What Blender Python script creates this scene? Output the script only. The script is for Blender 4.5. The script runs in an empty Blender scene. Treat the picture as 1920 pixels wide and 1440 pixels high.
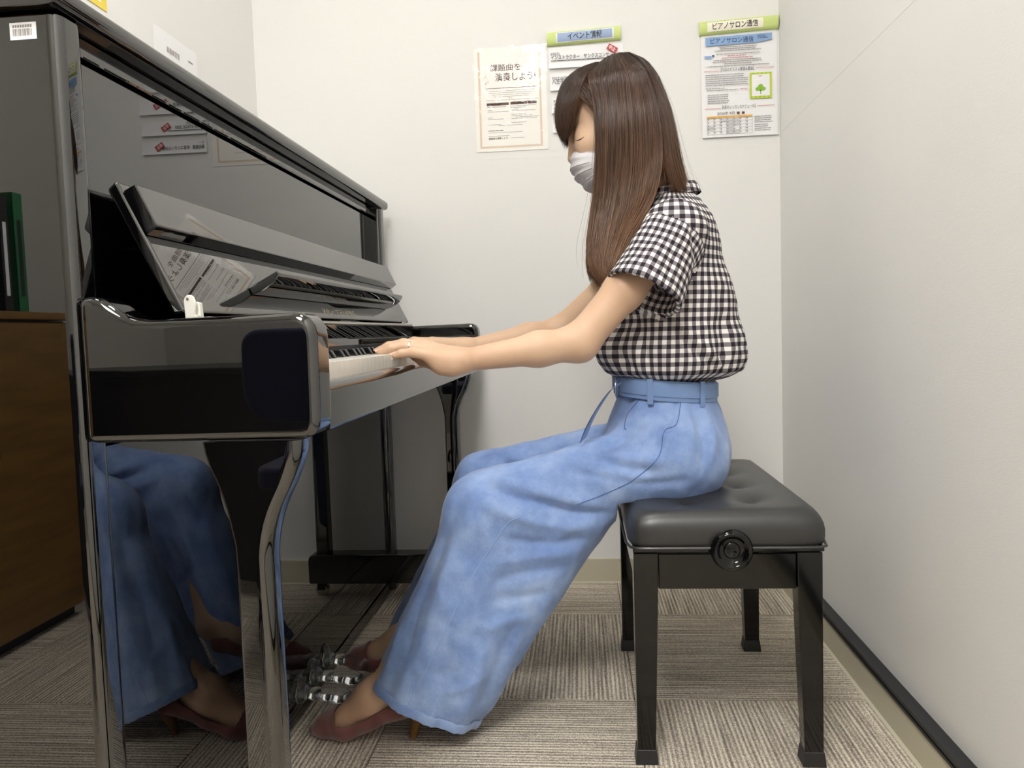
import bpy, bmesh, math, random
import numpy as np
from mathutils import Vector, Matrix
random.seed(7); rng = np.random.default_rng(7)
SC = bpy.context.scene
COL = SC.collection

# ------------------------------------------------------------------ camera
F_PX, YAW, PITCH, ROLL, CAM_H = 1481.1, 0.0877, 0.0653, 0.0316, 0.7739
_f = Vector((-math.sin(YAW)*math.cos(PITCH), math.cos(YAW)*math.cos(PITCH), -math.sin(PITCH)))
_r = Vector((math.cos(YAW), math.sin(YAW), 0)); _d = -_r.cross(_f)
_R = math.cos(ROLL)*_r + math.sin(ROLL)*_d
_D = -math.sin(ROLL)*_r + math.cos(ROLL)*_d
cam_data = bpy.data.cameras.new('camera'); cam = bpy.data.objects.new('camera', cam_data); COL.objects.link(cam)
cam_data.sensor_fit = 'HORIZONTAL'; cam_data.sensor_width = 36.0; cam_data.lens = F_PX/1920*36.0
cam_data.clip_start = 0.02
M3 = Matrix((_R, -_D, -_f)).transposed()
cam.matrix_world = Matrix.Translation((0, 0, CAM_H)) @ M3.to_4x4()
SC.camera = cam
def at(px, py, y):
    """surveyed point of the photograph on the vertical plane at depth y (metres)"""
    px, py, y = float(px), float(py), float(y)
    v = _f + (px-960)/F_PX*_R + (py-720)/F_PX*_D
    return Vector((0, 0, CAM_H)) + v*(y/v.y)

# ------------------------------------------------------------------ world, exposure
w = bpy.data.worlds.new('world'); SC.world = w; w.use_nodes = True
w.node_tree.nodes['Background'].inputs[0].default_value = (0.9, 0.95, 1, 1)
w.node_tree.nodes['Background'].inputs[1].default_value = 0.02
SC.view_settings.view_transform = 'Standard'; SC.view_settings.look = 'None'
SC.view_settings.gamma = 1.0; SC.view_settings.use_curve_mapping = False
SC.view_settings.exposure = 0.08
SC.cycles.max_bounces = 9; SC.cycles.diffuse_bounces = 6; SC.cycles.glossy_bounces = 5; SC.cycles.transmission_bounces = 7
LAMP_POWER = 25.0        # emission of the ceiling lamps' diffusers

# ------------------------------------------------------------------ materials
def lin(c):
    return tuple(((x/255)/12.92 if x/255 <= 0.04045 else ((x/255+0.055)/1.055)**2.4) for x in c)
def mat(name, rgb, rough=0.5, metal=0.0, ior=1.5, spec=0.5, trans=0.0, coat=0.0, sheen=0.0, emit=None, alpha=1.0):
    m = bpy.data.materials.new(name); m.use_nodes = True
    b = m.node_tree.nodes['Principled BSDF']
    b.inputs['Base Color'].default_value = (*lin(rgb), 1)
    b.inputs['Roughness'].default_value = rough; b.inputs['Metallic'].default_value = metal
    b.inputs['IOR'].default_value = ior; b.inputs['Specular IOR Level'].default_value = spec
    b.inputs['Transmission Weight'].default_value = trans; b.inputs['Coat Weight'].default_value = coat
    b.inputs['Sheen Weight'].default_value = sheen; b.inputs['Alpha'].default_value = alpha
    if emit:
        b.inputs['Emission Color'].default_value = (*lin(emit[0]), 1); b.inputs['Emission Strength'].default_value = emit[1]
    return m
def nt(m): return m.node_tree, m.node_tree.nodes['Principled BSDF']
def node(t, kind, **kw):
    n = t.nodes.new(kind)
    for k, v in kw.items():
        if k in n.inputs: n.inputs[k].default_value = v
        else: setattr(n, k, v)
    return n
def coords(t, which='Object', scale=(1, 1, 1)):
    tc = t.nodes.new('ShaderNodeTexCoord'); mp = t.nodes.new('ShaderNodeMapping')
    mp.inputs['Scale'].default_value = scale
    t.links.new(tc.outputs[which], mp.inputs['Vector']); return mp.outputs['Vector']
def noise(t, vec, scale, detail=3, rough=0.5):
    n = t.nodes.new('ShaderNodeTexNoise'); n.inputs['Scale'].default_value = scale
    n.inputs['Detail'].default_value = detail; n.inputs['Roughness'].default_value = rough
    t.links.new(vec, n.inputs['Vector']); return n.outputs['Fac']
def ramp(t, fac, stops):
    r = t.nodes.new('ShaderNodeValToRGB'); e = r.color_ramp.elements
    while len(e) < len(stops): e.new(0.5)
    for el, (p, c) in zip(e, stops): el.position = p; el.color = (*lin(c), 1)
    t.links.new(fac, r.inputs['Fac']); return r.outputs['Color']
def math_node(t, op, a, b=None, clamp=False):
    n = t.nodes.new('ShaderNodeMath'); n.operation = op; n.use_clamp = clamp
    for i, x in enumerate((a, b)):
        if x is None: continue
        if isinstance(x, (int, float)): n.inputs[i].default_value = x
        else: t.links.new(x, n.inputs[i])
    return n.outputs[0]
def bump(t, b, h, strength=0.2, dist=0.001):
    n = t.nodes.new('ShaderNodeBump'); n.inputs['Strength'].default_value = strength; n.inputs['Distance'].default_value = dist
    t.links.new(h, n.inputs['Height']); t.links.new(n.outputs['Normal'], b.inputs['Normal'])

M = {}
def wallpaper(name, rgb, seam=None):
    m = mat(name, rgb, 0.75, spec=0.3); t, b = nt(m)
    v = coords(t, 'Object', (130, 130, 520)); n1 = noise(t, v, 1.0, 4)
    v2 = coords(t, 'Object', (1.3, 1.3, 1.3)); n2 = noise(t, v2, 1.0, 2)
    k = math_node(t, 'MULTIPLY_ADD', n2, 0.10); 
    c = ramp(t, n2, [(0.3, tuple(int(x*0.985) for x in rgb)), (0.7, rgb)])
    t.links.new(c, b.inputs['Base Color'])
    bump(t, b, n1, 0.22, 0.0008); return m
M['wall'] = wallpaper('wallpaper', (236, 235, 233))
M['ceiling'] = mat('ceiling_paint', (235, 233, 226), 0.8)
M['skirting'] = mat('skirting_vinyl', (203, 197, 175), 0.55)
M['black_trim'] = mat('black_trim_plastic', (34, 34, 36), 0.5)
def lacquer(name, rough, ior):
    m = mat(name, (6, 6, 7), rough, ior=ior); return m
M['black'] = lacquer('black_piano_lacquer', 0.012, 2.05)
M['black_b'] = lacquer('black_bench_lacquer', 0.08, 1.5)
M['dark'] = mat('dark_matte', (14, 14, 15), 0.6)
def carpet(name, axis):
    m = mat(name, (150, 140, 125), 0.95, spec=0.1); t, b = nt(m)
    sc = (150, 4, 4) if axis == 'y' else (4, 150, 4)      # stripes run along the other axis
    n1 = noise(t, coords(t, 'Object', sc), 1.0, 2, 0.6)
    n2 = noise(t, coords(t, 'Object', (420, 420, 420)), 1.0, 2)
    w_ = t.nodes.new('ShaderNodeTexWave'); w_.bands_direction = 'X' if axis == 'y' else 'Y'
    w_.inputs['Scale'].default_value = 34; w_.inputs['Distortion'].default_value = 1.2; w_.inputs['Detail'].default_value = 1
    w_.inputs['Detail Scale'].default_value = 3
    t.links.new(coords(t, 'Object', (1, .06, 1) if axis == 'y' else (.06, 1, 1)), w_.inputs['Vector'])
    a = math_node(t, 'MULTIPLY', w_.outputs['Fac'], 0.26)
    f = math_node(t, 'ADD', a, math_node(t, 'MULTIPLY', n1, 0.80))
    f2 = math_node(t, 'ADD', f, math_node(t, 'MULTIPLY', math_node(t, 'SUBTRACT', n2, 0.5), 0.9))
    c = ramp(t, f2, [(0.24, (126, 117, 109)), (0.5, (184, 173, 159)), (0.72, (240, 231, 213))])
    t.links.new(c, b.inputs['Base Color']); bump(t, b, f2, 0.9, 0.003); return m
M['carpet_y'] = carpet('carpet_loop_lengthwise', 'y'); M['carpet_x'] = carpet('carpet_loop_crosswise', 'x')

# ------------------------------------------------------------------ mesh helpers
ORG = {}
def weighted_normals(me, angle):
    """area-weighted corner normals, so flat panels mirror flat and only the bevels turn"""
    me.shade_smooth(); ca = math.cos(math.radians(angle)); P = me.polygons
    N = [p.normal.copy() for p in P]; A = [p.area for p in P]; at_v = [[] for _ in me.vertices]
    for p in P:
        for v in p.vertices: at_v[v].append(p.index)
    out = []
    for p in P:
        nf = N[p.index]
        for v in p.vertices:
            n_ = Vector((0, 0, 0))
            for g in at_v[v]:
                if N[g].dot(nf) > ca: n_ += N[g]*A[g]
            out.append(n_.normalized() if n_.length > 1e-12 else nf)
    me.normals_split_custom_set(out)
def mesh_obj(name, me, material, parent=None, origin=None):
    o = bpy.data.objects.new(name, me); COL.objects.link(o)
    if material is not None: me.materials.append(material)
    if parent is not None: o.parent = parent; o.location = origin - ORG[parent]
    else: o.location = origin
    ORG[o] = origin.copy(); return o
def empty(name, loc, label=None, cat=None, group=None):
    o = bpy.data.objects.new(name, None); COL.objects.link(o); o.location = loc; ORG[o] = Vector(loc)
    o.empty_display_size = 0.05
    if label: tag(o, label, cat, group)
    return o
def tag(o, label=None, cat=None, group=None, kind=None):
    for k, v in (('label', label), ('category', cat), ('group', group), ('kind', kind)):
        if v: o[k] = v
    return o
def np_mesh(name, V, Fq, smooth=True):
    """mesh from numpy verts and equal-sided faces"""
    me = bpy.data.meshes.new(name); n = Fq.shape[1]
    me.vertices.add(len(V)); me.vertices.foreach_set('co', np.ascontiguousarray(V, np.float32).ravel())
    me.loops.add(Fq.size); me.loops.foreach_set('vertex_index', np.ascontiguousarray(Fq, np.int32).ravel())
    me.polygons.add(len(Fq)); me.polygons.foreach_set('loop_start', np.arange(0, Fq.size, n, dtype=np.int32))
    me.polygons.foreach_set('loop_total', np.full(len(Fq), n, np.int32))
    me.update(calc_edges=True); me.validate()
    if smooth: me.shade_smooth()
    return me
class MB:
    def __init__(s): s.v = []; s.f = []
    def add(s, vs, fs):
        o = len(s.v); s.v += [tuple(v) for v in vs]; s.f += [tuple(i+o for i in f) for f in fs]; return s
    def box(s, a, b):
        (x0, y0, z0), (x1, y1, z1) = a, b
        return s.add([(x0,y0,z0),(x1,y0,z0),(x1,y1,z0),(x0,y1,z0),(x0,y0,z1),(x1,y0,z1),(x1,y1,z1),(x0,y1,z1)],
              [(3,2,1,0),(4,5,6,7),(0,1,5,4),(1,2,6,5),(2,3,7,6),(3,0,4,7)])
    def prism(s, poly, axis, a, b):
        n = len(poly)
        def p(u, v, c): return {'y': (u, c, v), 'x': (c, u, v), 'z': (u, v, c)}[axis]
        vs = [p(u, v, a) for u, v in poly] + [p(u, v, b) for u, v in poly]
        fs = [tuple(range(n))[::-1], tuple(range(n, 2*n))] + [(i, (i+1) % n, n+(i+1) % n, n+i) for i in range(n)]
        return s.add(vs, fs)
    def tube(s, pts, r, n=8, cap=True, flat=1.0):
        pts = [Vector(p) for p in pts]; rs = r if isinstance(r, (list, tuple)) else [r]*len(pts)
        t0 = (pts[1]-pts[0]).normalized(); up = Vector((0, 0, 1)) if abs(t0.z) < 0.9 else Vector((1, 0, 0))
        nrm = t0.cross(up).normalized(); vs = []
        for i, p in enumerate(pts):
            t = (pts[min(i+1, len(pts)-1)]-pts[max(i-1, 0)]).normalized()
            nrm = (nrm - t*nrm.dot(t)).normalized(); bi = t.cross(nrm)
            for k in range(n):
                a = 2*math.pi*k/n; vs.append(p + rs[i]*(math.cos(a)*nrm + flat*math.sin(a)*bi))
        fs = [(i*n+k, i*n+(k+1) % n, (i+1)*n+(k+1) % n, (i+1)*n+k) for i in range(len(pts)-1) for k in range(n)]
        if cap: fs += [tuple(range(n))[::-1], tuple(range((len(pts)-1)*n, len(pts)*n))]
        return s.add(vs, fs)
    def lathe(s, prof, c, axis=(0, 0, 1), n=24):
        ax = Vector(axis).normalized(); u = ax.orthogonal().normalized(); w_ = ax.cross(u); c = Vector(c); vs = []
        for r, h in prof:
            for k in range(n):
                a = 2*math.pi*k/n; vs.append(c + ax*h + r*(math.cos(a)*u + math.sin(a)*w_))
        fs = [(i*n+k, i*n+(k+1) % n, (i+1)*n+(k+1) % n, (i+1)*n+k) for i in range(len(prof)-1) for k in range(n)]
        fs += [tuple(range(n))[::-1], tuple(range((len(prof)-1)*n, len(prof)*n))]
        return s.add(vs, fs)
    def grid(s, P):
        """P[i][j] grid of points -> quads"""
        m, n = len(P), len(P[0]); vs = [p for row in P for p in row]
        return s.add(vs, [(i*n+j, i*n+j+1, (i+1)*n+j+1, (i+1)*n+j) for i in range(m-1) for j in range(n-1)])
    def loft(s, rings, cap=True, closed=True):
        n = len(rings[0]); vs = [p for r in rings for p in r]
        fs = [(i*n+k, i*n+(k+1) % n, (i+1)*n+(k+1) % n, (i+1)*n+k) for i in range(len(rings)-1) for k in range(n if closed else n-1)]
        if cap and closed: fs += [tuple(range(n))[::-1], tuple(range((len(rings)-1)*n, len(rings)*n))]
        return s.add(vs, fs)
    def build(s, name, material, parent=None, bevel=0, seg=2, smooth=True, angle=40, origin=None):
        V = [Vector(v) for v in s.v]
        if origin is None:
            lo = [min(v[i] for v in V) for i in range(3)]; hi = [max(v[i] for v in V) for i in range(3)]
            origin = Vector(((lo[0]+hi[0])/2, (lo[1]+hi[1])/2, lo[2]))
        else: origin = Vector(origin)
        me = bpy.data.meshes.new(name); me.from_pydata([v-origin for v in V], [], s.f)
        bm = bmesh.new(); bm.from_mesh(me); bmesh.ops.recalc_face_normals(bm, faces=bm.faces)
        if bevel:
            ed = [e for e in bm.edges if len(e.link_faces) == 2 and e.calc_face_angle(0) > math.radians(30)]
            bmesh.ops.bevel(bm, geom=ed, offset=bevel, segments=seg, profile=0.5, affect='EDGES', clamp_overlap=True)
        bm.to_mesh(me); bm.free()
        if smooth:
            weighted_normals(me, angle)
        return mesh_obj(name, me, material, parent, origin)
def dup(o, parent, off):
    c = o.copy(); COL.objects.link(c); c.parent = parent; c.location = o.location + Vector(off); ORG[c] = ORG[o]+Vector(off); return c
def rounded(poly, radii, n=5):
    """round the corners of a 2-D polygon"""
    out = []; m = len(poly)
    for i, (p, r) in enumerate(zip(poly, radii)):
        p = Vector(p)
        if not r: out.append(tuple(p)); continue
        a = (Vector(poly[i-1])-p); b = (Vector(poly[(i+1) % m])-p)
        A = p + a.normalized()*min(r, a.length*0.49); B = p + b.normalized()*min(r, b.length*0.49)
        for k in range(n+1):
            t = k/n; out.append(tuple((1-t)**2*A + 2*t*(1-t)*p + t*t*B))
    return out
def smooth_curve(pts, n=8):
    """Catmull-Rom through points"""
    P = [np.array(p, float) for p in pts]; P = [2*P[0]-P[1]] + P + [2*P[-1]-P[-2]]; out = []
    for i in range(1, len(P)-2):
        for k in range(n):
            t = k/n; a, b, c, d = P[i-1:i+3]
            out.append(0.5*((2*b)+(c-a)*t+(2*a-5*b+4*c-d)*t*t+(3*b-a-3*c+d)*t**3))
    out.append(P[-2]); return out
_font_cache = {}
def text_geo(body, bold=0.0):
    k = (body, bold)
    if k not in _font_cache:
        cu = bpy.data.curves.new('lettering', 'FONT'); cu.body = body; cu.size = 1.0; cu.offset = bold; cu.resolution_u = 2
        o = bpy.data.objects.new('lettering', cu); COL.objects.link(o)
        me = bpy.data.meshes.new_from_object(o.evaluated_get(bpy.context.evaluated_depsgraph_get()))
        V = [v.co.copy() for v in me.vertices]; Fs = [tuple(p.vertices) for p in me.polygons]
        bpy.data.objects.remove(o); bpy.data.curves.remove(cu); bpy.data.meshes.remove(me)
        _font_cache[k] = (V, Fs)
    return _font_cache[k]
def put_text(mb, body, origin, right, up, height, width=None, bold=0.0, align='L'):
    """lay lettering on a plane; height = cap height in metres, width squeezes it to fit"""
    V, Fs = text_geo(body, bold); x0 = min(v.x for v in V); x1 = max(v.x for v in V)
    sy = height/0.74; sx = sy if width is None else width/(x1-x0)
    off = {'L': 0, 'C': -(x1-x0)/2*sx, 'R': -(x1-x0)*sx}[align]
    origin, right, up = Vector(origin), Vector(right), Vector(up)
    mb.add([origin + right*((v.x-x0)*sx+off) + up*(v.y*sy) for v in V], Fs); return (x1-x0)*sx

# ================================================================== the room
YW, XR, XL, H = 2.393, 0.592, -0.966, 2.70
XB = 0.569                                     # front of the right skirting
YR, XLR, YJ = -1.6, -1.8, 0.72                 # rear wall, left wall of the wider rear part, jog
M['wall_grey'] = wallpaper('grey_wallpaper', (172, 169, 163))
def struct(o): o['kind'] = 'structure'; return o
floor = struct(MB().box((XLR-.1, YR-.1, -.12), (XR+.1, YW+.1, -.006)).build('floor', M['dark'], smooth=False))
tx, ty = 0.0943, 2.1199
tile_mesh = {}
for i in range(-4, 2):
    for j in range(-8, 2):
        x0, y0 = tx+.5*(i-1), ty+.5*(j-1)
        X0, X1, Y0, Y1 = max(x0, XLR), min(x0+.5, XB), max(y0, YR), min(y0+.5, YW)
        if X1-X0 < .01 or Y1-Y0 < .01: continue
        if X1 <= XL-.02 and Y0 >= YJ: continue
        ax = 'y' if (i+j) % 2 == 0 else 'x'
        g = .0007
        key = (round(X1-X0, 3), round(Y1-Y0, 3), ax)
        if key in tile_mesh:
            me = tile_mesh[key]; o = bpy.data.objects.new('carpet_tile', me); COL.objects.link(o); o.parent = floor
            org = Vector(((X0+X1)/2, (Y0+Y1)/2, -.006)); o.location = org-ORG[floor]; ORG[o] = org
        else:
            o = MB().box((X0+g, Y0+g, -.006), (X1-g, Y1-g, 0)).build('carpet_tile', M['carpet_'+ax], floor, bevel=.0012, seg=1, smooth=False)
            tile_mesh[key] = o.data
struct(MB().box((XL-.12, YW, 0), (XR+.12, YW+.1, H)).build('wall_back', M['wall'], smooth=False))
struct(MB().box((XR, YR-.1, 0), (XR+.1, YW, H)).build('wall_right', M['wall'], smooth=False))
struct(MB().prism([(XL, YW), (XL, YJ), (XLR, YJ), (XLR, YJ+.1), (XL-.1, YJ+.1), (XL-.1, YW)], 'z', 0, H).build('wall_left', M['wall'], smooth=False))
struct(MB().box((XLR-.1, YR-.1, 0), (XLR, YJ, H)).build('wall_left_rear', M['wall_grey'], smooth=False))
struct(MB().box((XLR, YR-.1, 0), (XR, YR, H)).build('wall_rear', M['wall_grey'], smooth=False))
struct(MB().box((XLR-.1, YR-.1, H), (XR+.1, YW+.1, H+.1)).build('ceiling', M['ceiling'], smooth=False))
bb = struct(MB().prism([(YW, .0), (YW-.007, .0), (YW-.0045, .004), (YW-.004, .073), (YW-.003, .0755), (YW, .0755)], 'x', XL, XR).build('baseboard_back', M['skirting'], smooth=False))
struct(MB().prism([(XR, .0), (XB-.006, .0), (XB-.001, .004), (XB, .064), (XR, .064)], 'y', YR, YW-.0075).build('baseboard_right', M['skirting'], smooth=False))
struct(MB().prism([(XR, .066), (XB-.003, .066), (XB-.003, .071), (XB, .0715), (XB, .0755), (XB-.003, .076), (XB-.003, .083), (XR, .083)], 'y', YR, YW-.0075).build('trim_1', M['black_trim'], smooth=False))
struct(MB().box((XL, YJ, 0), (XL+.004, YW-.0075, .0755)).build('baseboard_left', M['skirting'], smooth=False))
M['seam'] = mat('wallpaper_joint', (214, 210, 201), .8)
# wallpaper joints: shallow raised overlaps of the paper lengths
struct(MB().box((XL, YW-.0003, 1.292), (XR, YW+.001, 1.2955)).build('trim_2', M['wall'], smooth=False))
struct(MB().box((XR-.0003, YR, 1.325), (XR+.001, YW, 1.3285)).build('trim_3', M['wall'], smooth=False))

# ceiling lamps: a recessed panel and a shorter added fill panel
M['lamp_frame'] = mat('lamp_frame_white', (240, 240, 240), .4)
M['diffuser'] = mat('lamp_diffuser', (255, 255, 255), .4, emit=((254, 252, 247), LAMP_POWER))
def ceiling_lamp(cx, cy, wx, wy, label):
    t = empty('ceiling_light', (cx, cy, H-.05), label, 'ceiling light', 'recessed ceiling panel lights')
    f_ = MB()
    for a, b in (((-wx/2-.02, -wy/2-.02), (-wx/2, wy/2+.02)), ((wx/2, -wy/2-.02), (wx/2+.02, wy/2+.02)), ((-wx/2, -wy/2-.02), (wx/2, -wy/2)), ((-wx/2, wy/2), (wx/2, wy/2+.02))):
        f_.box((cx+a[0], cy+a[1], H-.05), (cx+b[0], cy+b[1], H))
    f_.build('frame', M['lamp_frame'], t, smooth=False)
    MB().box((cx-wx/2, cy-wy/2, H-.045), (cx+wx/2, cy+wy/2, H-.03)).build('diffuser', M['diffuser'], t, smooth=False)
ceiling_lamp(-.28, -.55, .66, 1.3, 'wide white ceiling light panel over the rear of the room')
ceiling_lamp(-.20, 1.15, .30, .5, 'short added fill light panel on the ceiling between the piano and the right wall')  # added lamp, fills the right wall and lower room with light

# ================================================================== upright piano
PY0, PY1 = 0.85, 2.31
piano = empty('upright_piano', (-.75, 1.58, 0), 'glossy black upright piano with open key lid against the left wall', 'piano')
BK = M['black']
M['ivory'] = mat('white_key_plastic', (236, 233, 226), .18)
M['ebony'] = mat('black_key_plastic', (16, 16, 18), .22)
M['chrome'] = mat('polished_metal', (210, 208, 204), .12, metal=1)
M['silver_hinge'] = mat('hinge_metal', (200, 196, 188), .3, metal=1)
M['white_plastic'] = mat('white_plastic', (232, 230, 222), .35)
M['gold'] = mat('inlaid_brass_letters', (216, 206, 182), .3, metal=.6)
M['felt'] = mat('green_felt', (14, 46, 32), .95)
M['acrylic'] = mat('clear_acrylic', (250, 252, 252), .035, ior=1.47, trans=.97)
M['sticker'] = mat('sticker_white', (244, 243, 246), .5); M['ink'] = mat('black_ink', (38, 36, 38), .6); M['ink_grey'] = mat('grey_ink', (146, 140, 136), .6)
# sides: slabs whose front edge is rounded
def side(y0, y1, name='side_panel'):
    pl = rounded([(-.93, y0), (-.5655, y0), (-.5655, y1), (-.93, y1)], [.004, .014, .012, .004], 6)
    return MB().prism(pl, 'z', .02, 1.143).build(name, BK, piano, bevel=.002, seg=1)
sp = side(PY0, PY0+.046); side(PY1-.046, PY1)
# barcode sticker
st = MB().box((-.621, PY0-.0006, 1.1145), (-.590, PY0-.0001, 1.133)).build('barcode_sticker', M['sticker'], sp, smooth=False)
bars = MB(); x = -.6175
while x < -.5945:
    w_ = random.choice([.0003, .0005, .0009]); bars.box((x, PY0-.0008, 1.1185), (x+w_, PY0-.0006, 1.1262)); x += w_+random.choice([.0003, .0005, .0007])
for k in range(8): bars.box((-.6175+k*.0029, PY0-.0008, 1.1275), (-.6175+k*.0029+.0022, PY0-.0006, 1.1305))
tag(bars.build('printed_bars', M['ink_grey'], sp, smooth=False), kind='stuff')
# back
MB().box((-.945, PY0+.03, .03), (-.925, PY1-.03, 1.13)).build('back_board', M['dark'], piano, smooth=False)
# lid
lp = rounded([(-.948, 1.145), (-.5555, 1.145), (-.5555, 1.171), (-.948, 1.171)], [.002, .012, .012, .004], 6)
MB().prism(lp, 'y', PY0-.014, PY1+.012).build('lid', BK, piano, bevel=.004, seg=2)
# upper front panel with its top rail
yi0, yi1 = PY0+.0465, PY1-.0465
MB().box((-.62, yi0, .80), (-.597, yi1, 1.118)).build('upper_front_panel', BK, piano, bevel=.002, seg=2)
MB().box((-.62, yi0, 1.121), (-.588, yi1, 1.1435)).build('top_rail', BK, piano, bevel=.002, seg=1)
# lower front panel, bottom rail
MB().box((-.60, yi0, .052), (-.58, yi1, .652)).build('lower_front_panel', BK, piano, bevel=.0015, seg=1)
MB().box((-.605, yi0, .018), (-.578, yi1, .050)).build('bottom_rail', BK, piano, bevel=.0015, seg=1)
# arms
S = [(-.566, .829), (-.548, .829), (-.538, .826), (-.526, .8175), (-.514, .809), (-.500, .8035), (-.482, .801), (-.40, .802), (-.318, .8035)]
C1 = [(-.3070, .8025), (-.2985, .797), (-.2930, .788), (-.2910, .776)]
C2 = [(-.2915, .684), (-.2935, .674), (-.2995, .6665), (-.3095, .6625)]
prof = [(-.566, .6615)] + S + C1 + C2
for y0 in (PY0, PY1-.055):
    MB().prism(prof, 'y', y0, y0+.055).build('arm', BK, piano, bevel=.011, seg=5, angle=50)
# legs
Rr = smooth_curve([(-.316, .660), (-.3185, .642), (-.330, .612), (-.347, .578), (-.357, .540), (-.3585, .49), (-.357, .13)], 5)
Lr = smooth_curve([(-.399, .13), (-.398, .49), (-.401, .552), (-.412, .601), (-.426, .637), (-.431, .660)], 5)
lprof = [tuple(p) for p in Rr] + [tuple(p) for p in Lr]
for y0 in (PY0+.006, PY1-.054):
    rings = []
    for z in [.131+.529*k/40 for k in range(41)]:
        xa, xb = np.interp(z, [p[1] for p in Lr], [p[0] for p in Lr]), np.interp(z, [p[1] for p in Rr[::-1]], [p[0] for p in Rr[::-1]])
        rings.append([(u, v, z) for u, v in rounded([(xa, y0), (xb, y0), (xb, y0+.042), (xa, y0+.042)], [.004, .017, .014, .004], 7)])
    MB().loft(rings).build('leg', BK, piano, angle=50)
    tb = MB().prism(rounded([(-.60, .043), (-.335, .043), (-.335, .131), (-.60, .131)], [0, .008, .02, 0], 4), 'y', y0-.004, y0+.052).build('toe_block', BK, piano, bevel=.003, seg=2)
    yc = y0+.024
    wh = MB().lathe([(.004, -.011), (.017, -.0105), (.0195, -.008), (.0195, .008), (.017, .0105), (.004, .011)], (-.368, yc, .0197), (0, 1, 0), 20).build('caster', M['chrome'], piano)
    MB().box((-.378, yc-.014, .02), (-.355, yc-.0118, .044)).box((-.378, yc+.0118, .02), (-.355, yc+.014, .044)).box((-.384, yc-.014, .0405), (-.345, yc+.014, .0435)).build('fork', M['dark'], wh, smooth=False)
# key bed, key slip, name board, ledge behind the lid
MB().box((-.58, PY0+.055, .662), (-.318, PY1-.055, .70)).build('keybed', BK, piano, bevel=.002, seg=1)
MB().prism(rounded([(-.3195, .665), (-.2965, .665), (-.2965, .7225), (-.3195, .7225)], [.002, .004, .012, .003], 6), 'y', PY0+.0555, PY1-.0555).build('key_slip', BK, piano, angle=50)
KY0, KY1 = .966, 2.193
for a, b in ((PY0+.0555, KY0-.001), (KY1+.001, PY1-.0555)):
    MB().box((-.470, a, .70), (-.3200, b, .768)).build('key_block', BK, piano, bevel=.004, seg=3)
MB().box((-.484, KY0, .70), (-.4685, KY1, .771)).build('name_board', BK, piano, bevel=.001, seg=1)
MB().prism([(-.484, .7725), (-.4735, .7725), (-.4655, .7995), (-.484, .7995)], 'y', KY0, KY1).build('key_rail', BK, piano, bevel=.001, seg=2)
MB().box((-.597, PY0+.055, .765), (-.485, PY1-.055, .795)).build('rear_shelf', BK, piano, bevel=.002, seg=1)
MB().box((-.4845, KY0, .8005), (-.4675, KY1, .806)).build('lid_hinge', M['silver_hinge'], piano, bevel=.0008, seg=1)
# keys
pitch = (KY1-KY0)/52
wk = MB().box((-.4665, KY0+.0004, .718), (-.3205, KY0+pitch-.0004, .7435)).build('white_key', M['ivory'], piano, bevel=.0009, seg=2, smooth=True)
for i in range(1, 52): dup(wk, piano, (0, i*pitch, -.009 if i in (15, 16, 17, 18, 19, 30, 31, 32, 33) else 0))   # keys under the fingers are down
bkp = [(-.4665, .7435), (-.364, .7435), (-.371, .7555), (-.4665, .7565)]
bk = None
notes = 'A A# B C C# D D# E F F# G G#'.split(); wi = 0
for k in range(88):
    nme = notes[k % 12]
    if '#' not in nme: wi += 1; continue
    off = {'A#': .001, 'C#': -.0015, 'D#': .0015, 'F#': -.002, 'G#': 0}[nme]
    y = KY0 + wi*pitch + off
    if bk is None:
        bk = MB().prism(bkp, 'y', y-.0055, y+.0055).build('black_key', M['ebony'], piano, bevel=.0016, seg=2); by = y
    else: dup(bk, piano, (0, y-by, 0))
# raised key lid leaning on the upper panel, with its lip and the music ledge
LY0, LY1 = .945, 2.23
fb, ft = Vector((-.486, .8115)), Vector((-.5665, .977)); u_ = (ft-fb).normalized(); n_ = Vector((u_.y, -u_.x))   # n_ points to the player
def onlid(t, h): p = fb + u_*t + n_*h; return (p.x, p.y)
Ln = (ft-fb).length
lidA = MB().prism([onlid(0, 0), onlid(Ln, 0), onlid(Ln-.004, -.016), onlid(.004, -.016)], 'y', LY0, LY1).build('key_lid', BK, piano, bevel=.004, seg=4)
tA = .107; tB = .169
MB().prism([onlid(tA, .0005), onlid(tA+.004, .019), onlid(tB, .019), onlid(tB, .0005)], 'y', LY0+.002, LY1-.002).build('lid_lip', BK, lidA, bevel=.002, seg=2)
# music ledge
led = [(.036, .0005), (.0335, .020), (.036, .040), (.043, .052), (.0475, .0545), (.050, .052), (.0495, .040), (.049, .020), (.049, .0005)]
MB().prism([onlid(*p) for p in led], 'y', 1.185, 2.035).build('music_ledge', BK, lidA, bevel=.0018, seg=2, angle=50)
tm = MB(); put_text(tm, 'WILH. STEINBERG', (onlid(.010, .0004)[0], 1.60, onlid(.010, .0004)[1]), (0, 1, 0), (u_.x, 0, u_.y), .0125, .215, 0.0, 'C')
tag(tm.build('maker_lettering', M['gold'], lidA, smooth=False), kind='stuff')
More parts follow.
